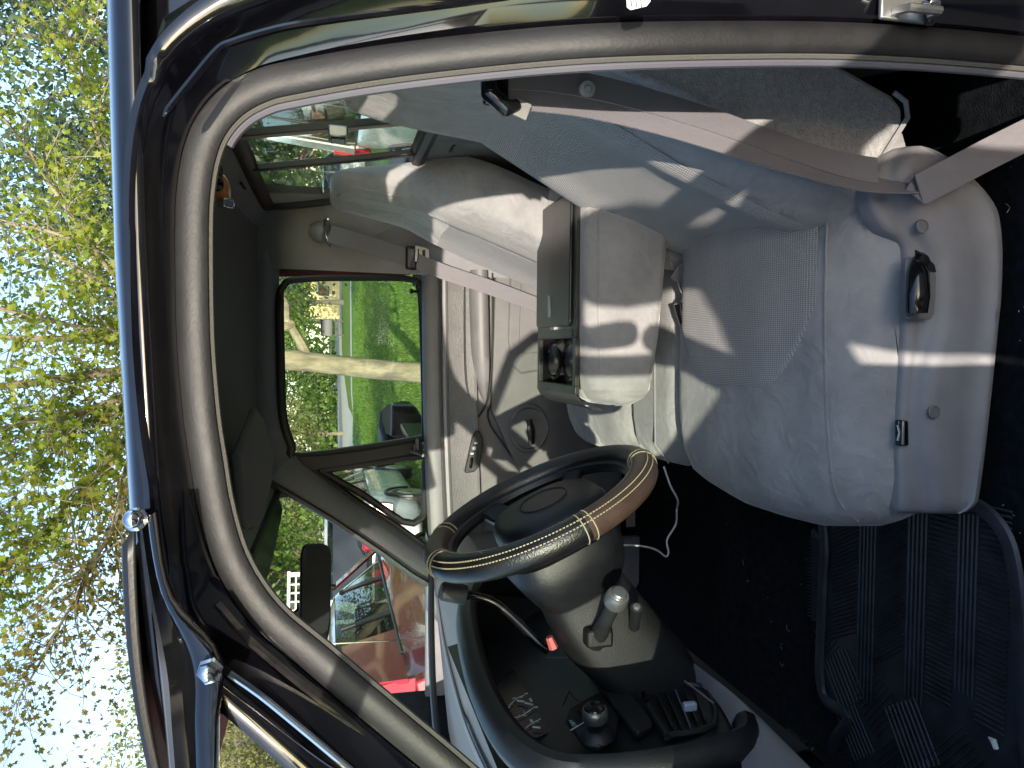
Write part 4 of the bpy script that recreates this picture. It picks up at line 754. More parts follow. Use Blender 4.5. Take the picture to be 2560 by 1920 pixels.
# long finger-grip bar and the side vent
MB().prism([(-0.572, 0.5762, 1.2433), (-0.572, 0.5974, 1.2196), (-0.572, 0.5855, 1.2056), (-0.572, 0.3309, 1.2108), (-0.572, 0.3152, 1.2207), (-0.572, 0.3014, 1.2491), (-0.572, 0.3107, 1.2527)], (.012, 0, 0)).build('grip_bar', 'dark_plastic', dash, bevel=.004, seg=3)
MB().tube([(-0.572, 0.4331, 1.3252), (-0.572, 0.484, 1.2978), (-0.572, 0.4588, 1.2993), (-0.572, 0.4401, 1.2942)], .0012, 4).build('seam_line', 'rubber', dash)
vn = [(-0.555, 0.4108, 1.192), (-0.555, 0.4396, 1.1391), (-0.555, 0.4177, 1.0902), (-0.555, 0.3847, 1.0888), (-0.555, 0.2872, 1.1327), (-0.555, 0.2722, 1.2093), (-0.555, 0.2794, 1.2162)]
vent_o = MB().tube(spline(vn, 3, True), .005, 6, closed=True).build('air_vent', 'dark_plastic', dash)
MB().prism([Vector(q)+Vector((-.008, 0, 0)) for q in vn], (.002, 0, 0)).build('vent_duct', 'rubber_black', vent_o, smooth=False)
for i in range(5):
    t = (i+.6)/5.4
    a = lerp((-0.557, 0.3995, 1.1838), (-0.557, 0.4076, 1.0902), t); c = lerp((-0.557, 0.2872, 1.2067), (-0.557, 0.2966, 1.1291), t)
    MB().ribbon([a, c], (1, .3, .2), .016, .002).build('vent_slat', 'dark_plastic' if i != 2 else 'trim_edge', vent_o)
MB().box(Vector((-0.545, 0.3317, 1.1502)), (.014, .012, .022)).build('vent_tab', 'lens_clear', vent_o, bevel=.003)
# knee panel under the pod
kt = spline([(-0.585, 0.6659, 1.0739), (-0.565, 0.543, 1.091), (-0.555, 0.4398, 1.0875), (-0.55, 0.3407, 1.096), (-0.548, 0.224, 1.1303), (-0.548, 0.1247, 1.178), (-0.548, 0.0442, 1.2224)], 4); kb = spline([(-0.53, 0.5762, 1.0951), (-0.53, 0.4961, 1.0866), (-0.53, 0.383, 1.0835), (-0.53, 0.2767, 1.0789), (-0.53, 0.1679, 1.087), (-0.53, 0.0929, 1.0935), (-0.53, 0.0242, 1.1006)], 4)
b = MB(); b.loft([[lerp(a, c, q)+Vector((.014*math.sin(math.pi*q), 0, 0)) for q in (0, .1, .35, .65, .9, 1)] for a, c in zip(kt, kb)], cap=False, closed=False); kp = b.build('knee_panel', 'trim', dash)
MB().prism([Vector(q)+Vector((.012, 0, 0)) for q in [(-0.585, 0.5684, 1.0581), (-0.585, 0.5415, 1.0542), (-0.585, 0.514, 1.0623), (-0.585, 0.5254, 1.0769)]], (.004, 0, 0)).build('panel_notch', 'rubber_black', kp)
MB().tube(spline([(-0.56, 0.3936, 1.0772), (-0.56, 0.338, 1.0583), (-0.562, 0.2758, 1.0553), (-0.565, 0.2309, 1.0693), (-0.562, 0.2418, 1.0837), (-0.558, 0.3116, 1.0895)], 4, True), .0035, 6, closed=True).build('pull_rim', 'trim', kp)
MB().tube(spline([(-0.547, 0.192, 1.143), (-0.553, 0.1786, 1.1153), (-0.57, 0.1544, 1.0807), (-0.59, 0.1172, 1.0568)], 4), .0018, 5).build('panel_joint', 'rubber_black', kp)
MB().tube(spline([(-0.585, 0.6635, 1.2872), (-0.57, 0.619, 1.2592), (-0.562, 0.6066, 1.2128), (-0.556, 0.5704, 1.1805), (-0.552, 0.5126, 1.1412), (-0.548, 0.4367, 1.115), (-0.545, 0.3356, 1.1085)], 5), .0016, 5).build('bezel_joint', 'trim', dash)
MB().tube([Vector((-0.7914, 0.6263, 0.74)), Vector((-0.7855, 0.5536, 0.8))+Vector((-.06, 0, .10)), Vector((-.85, .60, 1.0))], .010, 6).build('brake_pedal_arm', 'rubber_black', dash)
bp_ = Vector((-0.8145, 0.6482, 0.72))
MB().box(bp_, (.05, .09, .014), Matrix.Rotation(R(-50), 3, 'Y')).build('brake_pedal', 'rubber', dash, bevel=.004)
for i in range(3): MB().box(bp_+Vector((.004+.012*(i-1)*.6, 0, .008+.012*(i-1))), (.004, .08, .004)).build('pedal_rib', 'satin_metal', dash)

# ------------------------------------------------------------ loose things in the cab
MZ = .672
mo_ = spline([(-0.3049, 0.641, 0.675), (-0.418, 0.6643, 0.675), (-0.5387, 0.6691, 0.675), (-0.6693, 0.6704, 0.675), (-0.7224, 0.6495, 0.675), (-0.7268, 0.5779, 0.675), (-0.8062, 0.6218, 0.675), (-0.9012, 0.6333, 0.675), (-0.79, 0.3673, 0.675), (-0.6511, 0.1859, 0.675), (-0.5471, 0.1786, 0.675), (-0.4025, 0.1906, 0.675), (-0.3141, 0.2053, 0.675), (-0.2675, 0.227, 0.675), (-0.2397, 0.27, 0.675), (-0.246, 0.3264, 0.675)], 4, True)
fm = MB().prism([Vector((q.x, q.y, .664)) for q in mo_], (0, 0, .007)).build('floor_mat', 'mat_rubber', None, bevel=.002)
tag(fm, 'black ribbed rubber floor mat with a raised rim in the driver footwell', 'floor mat')
MB().tube([Vector((q.x, q.y, .676)) for q in mo_], .011, 8, closed=True, flat=(.7, 1.25), up=(0, 0, 1)).build('raised_rim', 'mat_rubber', fm)
yb_ = [q[1] for q in [(-0.5107, 0.6433, 0.672), (-0.4853, 0.5631, 0.672), (-0.4686, 0.5104, 0.672), (-0.4441, 0.4332, 0.672), (-0.428, 0.3824, 0.672), (-0.408, 0.3194, 0.672), (-0.3937, 0.2744, 0.672), (-0.374, 0.2124, 0.672)]]
x0_, x1_ = -.235, -.615
ribs = MB()
def rib(a, c, r_=.0022): ribs.tube([Vector((a[0], a[1], .6725)), Vector((c[0], c[1], .6725))], r_, 4)
for k in (1, 3, 5):
    n = 5
    for i in range(n): y = yb_[k]+(yb_[k+1]-yb_[k])*(i+.5)/n; rib((x0_, y), (x1_+.03*(k-3), y))
for k, sl_ in ((0, .04), (2, .055), (4, .0), (6, .0)):
    ya, yc = yb_[k], yb_[k+1]; x = x0_
    while x > x1_+.02:
        rib((x, ya-.003), (x+sl_, yc+.003) if sl_ else (x, yc+.003)); x -= .0088
for (cx_, cy_, an_, w_, n, L) in ((-.655, .60, 40, .10, 8, .10), (-.665, .50, -38, .09, 8, .10), (-.68, .41, 35, .10, 8, .11), (-.685, .30, -40, .10, 9, .12), (-.75, .56, 42, .08, 7, .09), (-.76, .46, -42, .07, 6, .08), (-.765, .37, 40, .08, 7, .09), (-.60, .66, -40, .07, 7, .07)):
    d = Vector((math.cos(R(an_)), math.sin(R(an_)))); p_ = Vector((-d.y, d.x))
    for i in range(n):
        c = Vector((cx_, cy_))+p_*w_*((i+.5)/n-.5); rib(c-d*L/2, c+d*L/2, .0014)
tag(ribs.build('tread_ribs', 'mat_rubber', fm), kind='stuff')
tabp = [Vector(q) for q in [(-0.3828, 0.683, 0.675), (-0.3683, 0.7078, 0.675), (-0.3856, 0.7304, 0.675), (-0.5644, 0.7474, 0.675), (-0.5773, 0.7298, 0.675), (-0.5654, 0.6744, 0.675)]]
MB().prism([q+Vector((0, 0, -.010)) for q in tabp], (0, 0, .008)).build('side_tab', 'mat_rubber', fm, bevel=.002)
rb2 = MB()
for i in range(24):
    t = i/23; a = lerp((-0.3918, 0.6874, 0.675), (-0.5587, 0.681, 0.675), t); c = lerp((-0.3915, 0.7201, 0.675), (-0.5672, 0.7369, 0.675), t); rb2.tube([a, c], .0017, 4)
tag(rb2.build('tab_ribs', 'mat_rubber', fm), kind='stuff')
# crumbs and lint on the carpet
ln = MB()
for i in range(90):
    x = random.uniform(-.72, .42); y = random.uniform(.13, .30) if random.random() < .45 else random.uniform(.62, .95)
    z = fz(x, y)+.004; a = random.uniform(0, 6.3); L = random.choice((.0015, .002, .003, .010))
    if L < .01: ln.tube([(x, y, z), (x+L*math.cos(a), y+L*math.sin(a), z+.001)], .0006, 4)
    else: ln.tube([(x, y, z), (x+L*math.cos(a), y+L*math.sin(a), z), (x+L*1.6*math.cos(a+.8), y+L*1.6*math.sin(a+.8), z)], .00028, 3)
mat('lint', (.45, .42, .38), .9)
tag(ln.build('carpet_lint', 'lint'), 'pale crumbs and hairs scattered on the black carpet', 'lint', kind='stuff')
cap = MB().tube([(-0.5965, 0.2331, 0.684), (-0.5962, 0.2225, 0.686), (-0.6073, 0.2179, 0.685)], [.0015, .005, .004], 7).build('plastic_scrap', 'white_paper'); tag(cap, 'small curved scrap of white plastic lying on the ribbed floor mat', 'scrap')
cb = MB().tube(spline([(-0.2467, 0.84, 0.9659), (-0.289, 0.84, 0.9494), (-0.3252, 0.85, 0.9258), (-0.3571, 0.9, 0.9036), (-0.3826, 0.86, 0.9245), (-0.4127, 0.84, 0.955), (-0.4375, 0.83, 0.9559), (-0.4476, 0.83, 0.9624), (-0.4291, 0.82, 0.9896), (-0.4138, 0.8, 1.0314), (-0.4046, 0.78, 1.0784), (-0.4107, 0.8, 1.0937)], 6), .0022, 6).build('phone_cable', 'cable'); tag(cb, 'thin white charging cable hanging between the front seat and the steering column', 'cable')
# flat bag tucked behind the arm rest
bg_ = [Vector(q) for q in ((0.394, 1.06, 1.2396), (0.3914, 1.06, 1.2072), (0.3779, 1.05, 1.1353), (0.3522, 1.03, 1.132), (0.3552, 1.06, 1.1777), (0.3829, 1.1, 1.2198))]
bag = MB().loft([[p for p in bg_], [p+Vector((.012, .03, .002+.003*math.sin(i*2))) for i, p in enumerate(bg_)]]).build('plastic_bag', 'plastic_bag', None, bevel=.004); tag(bag, 'pale plastic bag with a small red mark stuffed behind the arm rest', 'bag')
MB().box(Vector((0.3691, 1.045, 1.1764)), (.008, .002, .012)).build('red_mark', 'red_plastic', bag)
# orange clip light under the headliner
ol = empty('clip_light', (0.2407, 0.52, 1.8594), 'small orange and black clip light with chrome end under the headliner', 'light')
C0, C1 = Vector((0.2666, 0.52, 1.8647)), Vector((0.23, 0.52, 1.8608))
MB().loft([[c+Vector((0, math.cos(a)*.026*k, math.sin(a)*.020*k+.002)) for a in [i*math.pi/8 for i in range(16)]] for c, k in ((C0+Vector((.012, 0, .004)), .6), (C0, .9), (lerp(C0, C1, .35), 1.0), (lerp(C0, C1, .7), .95), (C1, .55))]).build('orange_shell', 'orange', ol, angle=60)
MB().tube(spline([(0.2912, 0.5, 1.8777), (0.28, 0.5, 1.8699), (0.2606, 0.505, 1.8641)], 4), [.007, .009, .011, .013, .014, .014, .013, .011, .010], 10, flat=(1, .8)).build('grip', 'gloss_black', ol)
MB().lathe([(.012, 0), (.013, .003), (.011, .005), (.008, .004), (.0, .002)], (0.2528, 0.485, 1.8647), (.15, -.9, -.4), 20).build('lens_ring', 'gloss_black', ol)
MB().box((0.2268, 0.5, 1.8503), (.014, .022, .02), Matrix.Rotation(R(30), 3, 'X')).build('clip', 'chrome', ol, bevel=.003)

# ------------------------------------------------------------ ground
def groundmat(name, stops, scale, bump=.5, bs=60):
    m = bpy.data.materials.new(name); m.use_nodes = True; MATS[name] = m
    n = m.node_tree.nodes; l = m.node_tree.links; p = n['Principled BSDF']; p.inputs['Roughness'].default_value = .9; p.inputs['Specular IOR Level'].default_value = .2
    tc = n.new('ShaderNodeTexCoord'); a = n.new('ShaderNodeTexNoise'); a.inputs['Scale'].default_value = scale; a.inputs['Detail'].default_value = 12; a.inputs['Roughness'].default_value = .75
    l.new(tc.outputs['Object'], a.inputs['Vector']); rp = n.new('ShaderNodeValToRGB'); e = rp.color_ramp.elements
    while len(e) < len(stops): e.new(.5)
    for i, (ps, c) in enumerate(stops): e[i].position = ps; e[i].color = (*c, 1)
    l.new(a.outputs['Fac'], rp.inputs[0]); l.new(rp.outputs[0], p.inputs['Base Color'])
    b_ = n.new('ShaderNodeTexNoise'); b_.inputs['Scale'].default_value = bs; b_.inputs['Detail'].default_value = 6; l.new(tc.outputs['Object'], b_.inputs['Vector'])
    bp = n.new('ShaderNodeBump'); bp.inputs['Strength'].default_value = bump; bp.inputs['Distance'].default_value = .03; l.new(b_.outputs['Fac'], bp.inputs['Height']); l.new(bp.outputs[0], p.inputs['Normal'])
groundmat('grass', [(.30, (.065, .125, .014)), (.52, (.125, .200, .022)), (.72, (.20, .26, .045))], 1.1, .8, 25)
groundmat('concrete', [(.3, (.44, .39, .31)), (.7, (.58, .52, .42))], .8, .2, 40)
groundmat('asphalt', [(.3, (.07, .07, .072)), (.7, (.10, .10, .10))], 1.5, .3, 60)
groundmat('gravel', [(.35, (.12, .115, .11)), (.5, (.22, .21, .20)), (.7, (.36, .34, .31))], 9, 1, 30)
def flat(name, m_, poly, z):
    o = MB().add([(x, y, z) for x, y in poly], [tuple(range(len(poly)))]).build(name, m_, None, smooth=False); tag(o, kind='structure'); return o
flat('lawn', 'grass', [(-900, -900), (900, -900), (900, 900), (-900, 900)], 0)
up_ = [(30.2946, 150.6382, 0.006), (10.2987, 157.8948, 0.006), (1.0995, 169.347, 0.006), (-7.0791, 214.8332, 0.006), (-21.7427, 302.8037, 0.006), (-42.6962, 437.0472, 0.006), (-75.1975, 620.1881, 0.006)]; lo_ = [(-4.1539, 26.3171, 0.006), (-3.8413, 27.1204, 0.006), (-4.0259, 33.41, 0.006), (-4.3412, 39.6007, 0.006), (-4.1942, 49.3551, 0.006), (-4.401, 63.7396, 0.006), (-2.5918, 78.2215, 0.006), (0.631, 95.6507, 0.006), (6.2885, 95.8681, 0.006), (19.4704, 96.3745, 0.006)]
flat('road', 'concrete', [(q[0], q[1]) for q in up_]+[(-70, 300), (-70, 30), (-9, 24)]+[(q[0], q[1]) for q in lo_], .006)
sw1 = [(13.6856, 60.2888, 0.01), (5.1391, 59.9605, 0.01), (0.1509, 58.5449, 0.01), (-2.9305, 57.2507, 0.01), (-4.6076, 51.0015, 0.01)]; sw2 = [(-4.2884, 48.387, 0.01), (-2.7661, 53.9921, 0.01), (0.1432, 55.1509, 0.01), (4.8422, 56.419, 0.01), (12.8934, 56.7283, 0.01)]
flat('sidewalk', 'concrete', [(q[0], q[1]) for q in sw1+sw2], .010)
flat('driveway', 'asphalt', [(-14, -14), (7, -14), (7, 3.0), (-1.6, 3.2), (-1.7, 10), (-3.2, 15.4), (-3.7, 25.6), (-10, 25.6), (-14, 14)], .014)
# grass blades where the lawn is seen close through the passenger window
def blades(name, n, xr, yr, h, m_):
    x = rng.uniform(*xr, n); y = yr[0]+(yr[1]-yr[0])*rng.random(n)**2.2; a = rng.uniform(0, 6.28, n); hh = h*rng.uniform(.5, 1.3, n); wv = .006+.0006*y
    dx, dy = np.cos(a)*wv, np.sin(a)*wv; lx, ly = rng.normal(0, .025, n), rng.normal(0, .025, n)
    V = np.empty((n, 3, 3)); V[:, 0] = np.stack([x-dx, y-dy, 0*x], 1); V[:, 1] = np.stack([x+dx, y+dy, 0*x], 1); V[:, 2] = np.stack([x+lx, y+ly, hh], 1)
    return mesh_np(name, V.reshape(-1, 3), np.arange(3*n).reshape(-1, 3), m_)
def mesh_np(name, V, F, m_, parent=None):
    me = bpy.data.meshes.new(name); k = F.shape[1]
    me.vertices.add(len(V)); me.vertices.foreach_set('co', V.astype(np.float32).ravel())
    me.loops.add(F.size); me.loops.foreach_set('vertex_index', F.astype(np.int32).ravel())
    me.polygons.add(len(F)); me.polygons.foreach_set('loop_start', np.arange(0, F.size, k, dtype=np.int32))
    me.update(calc_edges=True); me.materials.append(MATS[m_]); o = bpy.data.objects.new(name, me); col.objects.link(o)
    if parent: attach(o, parent)
    return o
leafmat('blade', [(.3, (.05, .12, .012)), (.5, (.10, .20, .02)), (.7, (.20, .30, .05))], .9, .4)
gb = blades('grass_blades', 90000, (-9, 6), (11, 52), .075, 'blade'); tag(gb, 'bright green lawn grass growing round the forked maple trunk', 'grass', kind='stuff')

# ------------------------------------------------------------ trees
leafmat('maple_leaf', [(.30, (.12, .19, .018)), (.45, (.20, .28, .024)), (.57, (.30, .34, .04)), (.66, (.36, .27, .06)), (.76, (.33, .18, .06))], 5.0, .5)
leafmat('leaf_green', [(.30, (.055, .11, .018)), (.5, (.12, .20, .03)), (.7, (.22, .29, .05))], .6, .45)
leafmat('leaf_blue', [(.30, (.045, .075, .042)), (.5, (.085, .13, .07)), (.7, (.15, .19, .12))], .6, .4)
leafmat('leaf_olive', [(.30, (.12, .14, .035)), (.5, (.22, .23, .07)), (.7, (.32, .31, .11))], .8, .45)
leafmat('leaf_pink', [(.3, (.16, .11, .06)), (.5, (.30, .17, .14)), (.7, (.42, .25, .22))], 1.2, .4)
mat('bark', (.13, .115, .08), .95, bump=1, bscale=10, c2=(.33, .285, .18), vscale=9, stretch=(1, 1, .35))
mat('bark_dark', (.10, .085, .065), .95, bump=1, bscale=14, c2=(.17, .145, .11), vscale=4, stretch=(1, 1, .3))
STAR = np.array([(0, -.55), (.16, -.18), (.50, -.22), (.34, .02), (.56, .30), (.24, .26), (0, .62), (-.24, .26), (-.56, .30), (-.34, .02), (-.50, -.22), (-.16, -.18)])
def leaves(name, P, size, m_, parent, star=True, droop=.5):
    n = len(P); shp = STAR if star else np.array([(0, -.5), (.32, 0), (0, .6), (-.32, 0)]); k = len(shp)
    A = rng.normal(size=(n, 3)); A[:, 2] -= droop; A /= np.linalg.norm(A, axis=1)[:, None]
    Bv = np.cross(A, rng.normal(size=(n, 3))); Bv /= np.linalg.norm(Bv, axis=1)[:, None]
    s = size*rng.uniform(.55, 1.25, n)
    V = P[:, None, :]+s[:, None, None]*(shp[None, :, 1:2]*A[:, None, :]+shp[None, :, 0:1]*Bv[:, None, :])
    return mesh_np(name, V.reshape(-1, 3), np.arange(n*k).reshape(-1, k), m_, parent)
maple = empty('maple_tree', (-.3, 11.3, 0), 'forked maple with pale bark and fresh yellow-green leaves on the lawn', 'tree')
wood = MB(); P0 = []
trunk = [(-0.3497, 11.3, -0.023), (-0.2921, 11.3, 0.2329), (-0.2508, 11.3, 0.7724), (-0.1963, 11.3, 1.3354), (-0.1426, 11.3, 1.8179), (-0.1028, 11.3, 2.1568), (-0.0859, 11.3, 2.6895)]
trunk = [Vector((trunk[0][0]-.03, 11.3, -.15)), Vector((trunk[0][0]-.02, 11.3, .02))]+[Vector(q) for q in trunk]
wood.tube(spline(trunk, 4), [.27]*2+[.23]*3+[.19]*3+[.165]*5+[.155]*8+[.15]*6+[.16]*4+[.13]*2, 14)
ends = [([(-0.0595, 11.3, 1.9878), (0.1285, 11.3, 2.0756), (0.3292, 11.3, 2.183), (0.508, 11.3, 2.2899), (0.8552, 11.35, 2.3987), (1.12, 11.5, 3.2303), (1.3635, 11.6, 4.3984), (1.7413, 11.8, 5.6813), (1.9733, 12, 7.058)], .085),
 ([(0.44, 11.3, 2.2097), (0.3776, 11.2, 2.4175), (0.3077, 11.1, 3.184), (0.2773, 11, 4.0955), (0.3037, 11, 4.8672), (0.5674, 10.9, 5.9656), (0.6936, 10.8, 6.9907)], .07),
 ([(-0.0909, 11.3, 2.4246), (-0.193, 11.2, 3.5798), (-0.2751, 11.1, 4.5015), (-0.4671, 11, 6.0168), (-0.5716, 10.9, 7.2681)], .115),
 ([(-0.0641, 11.4, 2.4976), (0.077, 11.6, 3.7708), (0.1537, 11.8, 5.0409), (0.2006, 12, 6.3743), (0.2387, 12.1, 7.5955)], .085),
 ([(-0.0928, 11.3, 2.6895), (-0.3583, 11.1, 3.5651), (-0.6442, 10.9, 4.4576), (-0.8793, 10.7, 5.178), (-1.0137, 10.5, 5.8411), (-1.1805, 10.3, 6.694)], .07),
 ([(-0.2603, 11.2, 3.5802), (-0.7261, 11.4, 4.4962), (-1.0972, 11.5, 5.2176), (-1.5376, 11.6, 6.252), (-1.8578, 11.7, 7.2223)], .06),
 ([(-0.3886, 11, 3.6732), (-1.0631, 10.5, 4.062), (-1.6721, 10, 4.1831), (-2.2381, 9.6, 4.3071), (-2.6347, 9.4, 4.5169), (-2.9911, 9.3, 4.6439), (-3.5983, 9.2, 4.9664), (-4.1723, 9.2, 5.3129)], .045),
 ([(-0.7826, 11, 4.1038), (-1.4784, 10.4, 4.5559), (-2.0612, 10, 4.9957), (-2.4977, 9.7, 5.3681), (-2.9776, 9.5, 5.7939)], .045),
 ([(-1.1369, 11.3, 4.3537), (-1.9551, 11, 4.5349), (-2.6709, 10.7, 4.5279), (-3.3265, 10.5, 4.3702), (-3.8143, 10.4, 4.1788)], .03),
 ([(0.4081, 11.4, 4.1761), (1.2794, 11, 4.7404), (2.0076, 10.6, 5.1307), (2.6609, 10.2, 5.473), (3.1412, 10, 5.7993)], .045),
 ([(0.6859, 11.5, 4.0682), (1.8989, 11.6, 4.5189), (2.8998, 11.4, 4.8281), (3.7284, 11.2, 5.0028), (4.508, 11, 5.2232), (5.2808, 11, 5.4387)], .04),
 ([(0.8052, 11.5, 4.691), (1.4989, 12, 5.6864), (2.2564, 12.3, 6.5777)], .035),
 ([(-0.6425, 10.9, 4.85), (-1.4933, 10.2, 5.264), (-2.1948, 9.7, 5.7626)], .03)]
tips = []; tips2 = []
for pts, r0 in ends:
    sp = spline(pts, 5); n = len(sp)
    for i in range(n): sp[i] = sp[i]+Vector(noise.noise_vector(sp[i]*1.3))*.05*(i/n)
    wood.tube(sp, [r0*(1-.78*i/(n-1)) for i in range(n)], 8)
    sparse = pts[-1][0] < -3.2; right = pts[-1][0] > 2.2
    for i in range(2, n):
        if sp[i].z < 2.9: continue
        for k in range(4 if r0 > .05 else 3 if (sparse or right) else 5):
            (tips2 if sparse else tips).append((sp[i], (sp[i]-sp[i-1]).normalized(), r0*(1-.78*i/(n-1))))
LP = []; LP2 = []
for q, t, rr, late in [(*a_, 0) for a_ in tips]+[(*a_, 1) for a_ in tips2]:
    d = (t*.7+Vector((random.gauss(0, .8), random.gauss(0, .8), random.gauss(-.1, .6)))).normalized(); L = random.uniform(.45, 1.5); pth = [q]
    for j in range(5):
        d = (d+Vector((random.gauss(0, .25), random.gauss(0, .25), random.gauss(-.09, .2)))).normalized(); pth.append(pth[-1]+d*L/5)
        for m_ in range(4):
            (LP2 if late else LP).append(pth[-1]+Vector((random.gauss(0, .09), random.gauss(0, .09), random.gauss(-.04, .08))))
    wood.tube(pth, [min(rr*.5, .012)*(1-.13*j) for j in range(6)], 4, cap=False)
wood.build('trunk', 'bark', maple, recalc=False)
leaves('crown', np.array([tuple(p) for p in LP if p.z > 2.6]), .088, 'maple_leaf', maple)
leafmat('maple_bud', [(.30, (.11, .13, .015)), (.45, (.20, .18, .025)), (.58, (.27, .19, .035)), (.72, (.24, .12, .04))], 5.0, .4)
leaves('drooping_tips', np.array([tuple(p) for p in LP2]), .072, 'maple_bud', maple)

def tree(name, label, x, y, h, r, m_, n=5000, size=.28, trunk_h=None, bark='bark_dark', group=None, seed=0, tr=.16, squash=1.0, lean=0):
    rs = np.random.default_rng(seed+int(abs(x)*7+y)); root = empty(name, (x, y, 0), label, 'tree', group, local=True)
    th = trunk_h if trunk_h is not None else h*.3
    wd = MB(); top = Vector((lean, 0, h*.85)); wd.tube([(0, 0, -.1), (0, 0, .3), (lean*.3, .05, th), (lean*.6, -.05, h*.6), top], [tr*1.3, tr, tr*.8, tr*.45, tr*.12], 8)
    lim = []
    for k in range(11):
        a = k*2.4+seed; z0 = th+(h*.55-th)*k/11; e = Vector((math.cos(a)*r*.8, math.sin(a)*r*.8, min(h*.95, z0+h*.28)))
        s0_ = Vector((lean*.5, 0, z0)); mid = lerp(s0_, e, .5)+Vector((0, 0, h*.04)); wd.tube([s0_, mid, e], [tr*.4, tr*.22, tr*.06], 5); lim += [mid, lerp(mid, e, .6), e]
    wd.build('trunk', bark, root, recalc=False)
    nc = 46; C_ = []
    while len(C_) < nc:
        v = rs.normal(size=3); v /= np.linalg.norm(v); q = v*(rs.random()**.4)
        C_.append((q[0]*r+lean*.6, q[1]*r, th+(h-th)*(.5+.5*q[2]*squash)))
    C_ += [tuple(q) for q in lim]; C_ = np.array(C_); sg = r*.17*rs.uniform(.6, 1.5, len(C_))
    idx = rs.integers(0, len(C_), n); P = C_[idx]+rs.normal(size=(n, 3))*sg[idx][:, None]*np.array([1, 1, .75])
    P = P[P[:, 2] > th*.55]
    leaves('crown', P, size, m_, root, star=False, droop=.2); return root
BG = 'trees across the street'
GRN = 'broad green tree standing across the street'; OLV = 'yellow-olive tree with thin spring leaves across the street'
for (x, y, h, r, m_, sd_) in ((11, 92, 13, 5.5, 'leaf_green', 1), (5.5, 84, 11, 4.2, 'leaf_green', 2), (-2, 100, 13, 6, 'leaf_green', 3), (17, 99, 15, 6, 'leaf_green', 6), (24, 90, 13, 6, 'leaf_green', 9), (-32, 70, 13, 6, 'leaf_green', 10)):
    tree('broad_tree', GRN, x, y, h, r, m_, 4200, .42, h*.22, group=BG, seed=sd_, tr=.28)
for (x, y, h, r, m_, sd_) in ((-9, 88, 11, 5, 'leaf_olive', 4), (-14, 80, 10, 4.6, 'leaf_olive', 5), (-19.5, 86, 11, 5, 'leaf_olive', 7), (-24, 62, 11, 4.6, 'leaf_olive', 8), (-17, 60, 9, 3.6, 'leaf_olive', 18)):
    tree('olive_tree', OLV, x, y, h, r, m_, 4200, .38, h*.18, group=BG, seed=sd_, tr=.22, bark='bark')
RB = 'trees behind the pickup'
for (x, y, h, r, sd_) in ((8.2, 22, 13, 4.6, 21), (13.5, 27, 16, 5.6, 22), (4.6, 27, 13, 3.8, 24)):
    tree('leafy_tree', 'tall blue-green tree with dense small leaves behind the pickup', x, y, h, r, 'leaf_blue', 12000, .20, 1.2, group=RB, seed=sd_, tr=.2)
tree('shade_tree', 'tall tree on a bare trunk standing behind the person with the phone', -4.6, -10, 13, 3.4, 'leaf_green', 1300, .30, 7.5, seed=41, tr=.16, bark='bark')
tree('young_tree', 'bright green young tree seen through the rear window beside the flagpole', 8.6, 31, 9, 2.6, 'leaf_green', 5000, .26, 1.6, seed=31, tr=.12)
tree('spring_tree', 'tall wispy tree with sparse leaves rising beside the brown-roofed house', -15.2, 31, 11.5, 3.6, 'leaf_olive', 3600, .20, 3.5, seed=33, tr=.14)
tree('olive_shrub_tree', 'dense olive shrub tree in front of the blue-grey sided house', -13.4, 24, 6.2, 2.2, 'leaf_olive', 6000, .16, .4, seed=35, tr=.1)
tree('blossom_tree', 'small tree in pink blossom by the blue-grey sided house', -12.6, 20.5, 3.2, 1.2, 'leaf_pink', 3000, .10, .5, seed=36, tr=.06)
tree('garden_tree', 'round yellow-green garden tree over the lattice fence', -8.2, 29, 7.5, 3.2, 'leaf_green', 6000, .24, 1.4, seed=37, tr=.14)
tree('garden_tree', 'spreading green tree beside the grey garage', -12.5, 33, 9, 4.2, 'leaf_green', 7000, .26, 1.6, seed=38, tr=.16)

# distant wood closing the view
n = 42000; a = rng.uniform(R(-62), R(40), n); D_ = rng.uniform(125, 165, n); hh = 6+3*np.sin(a*9)+2.5*np.sin(a*23+1)+2*np.sin(a*51)+2
P = np.stack([np.sin(a)*D_, np.cos(a)*D_, hh*rng.random(n)**.8*1.25], 1)
tag(leaves('far_wood', P, 1.1, 'leaf_green', None, star=False, droop=.2), 'distant green wood closing the view beyond the street', 'wood', kind='stuff')
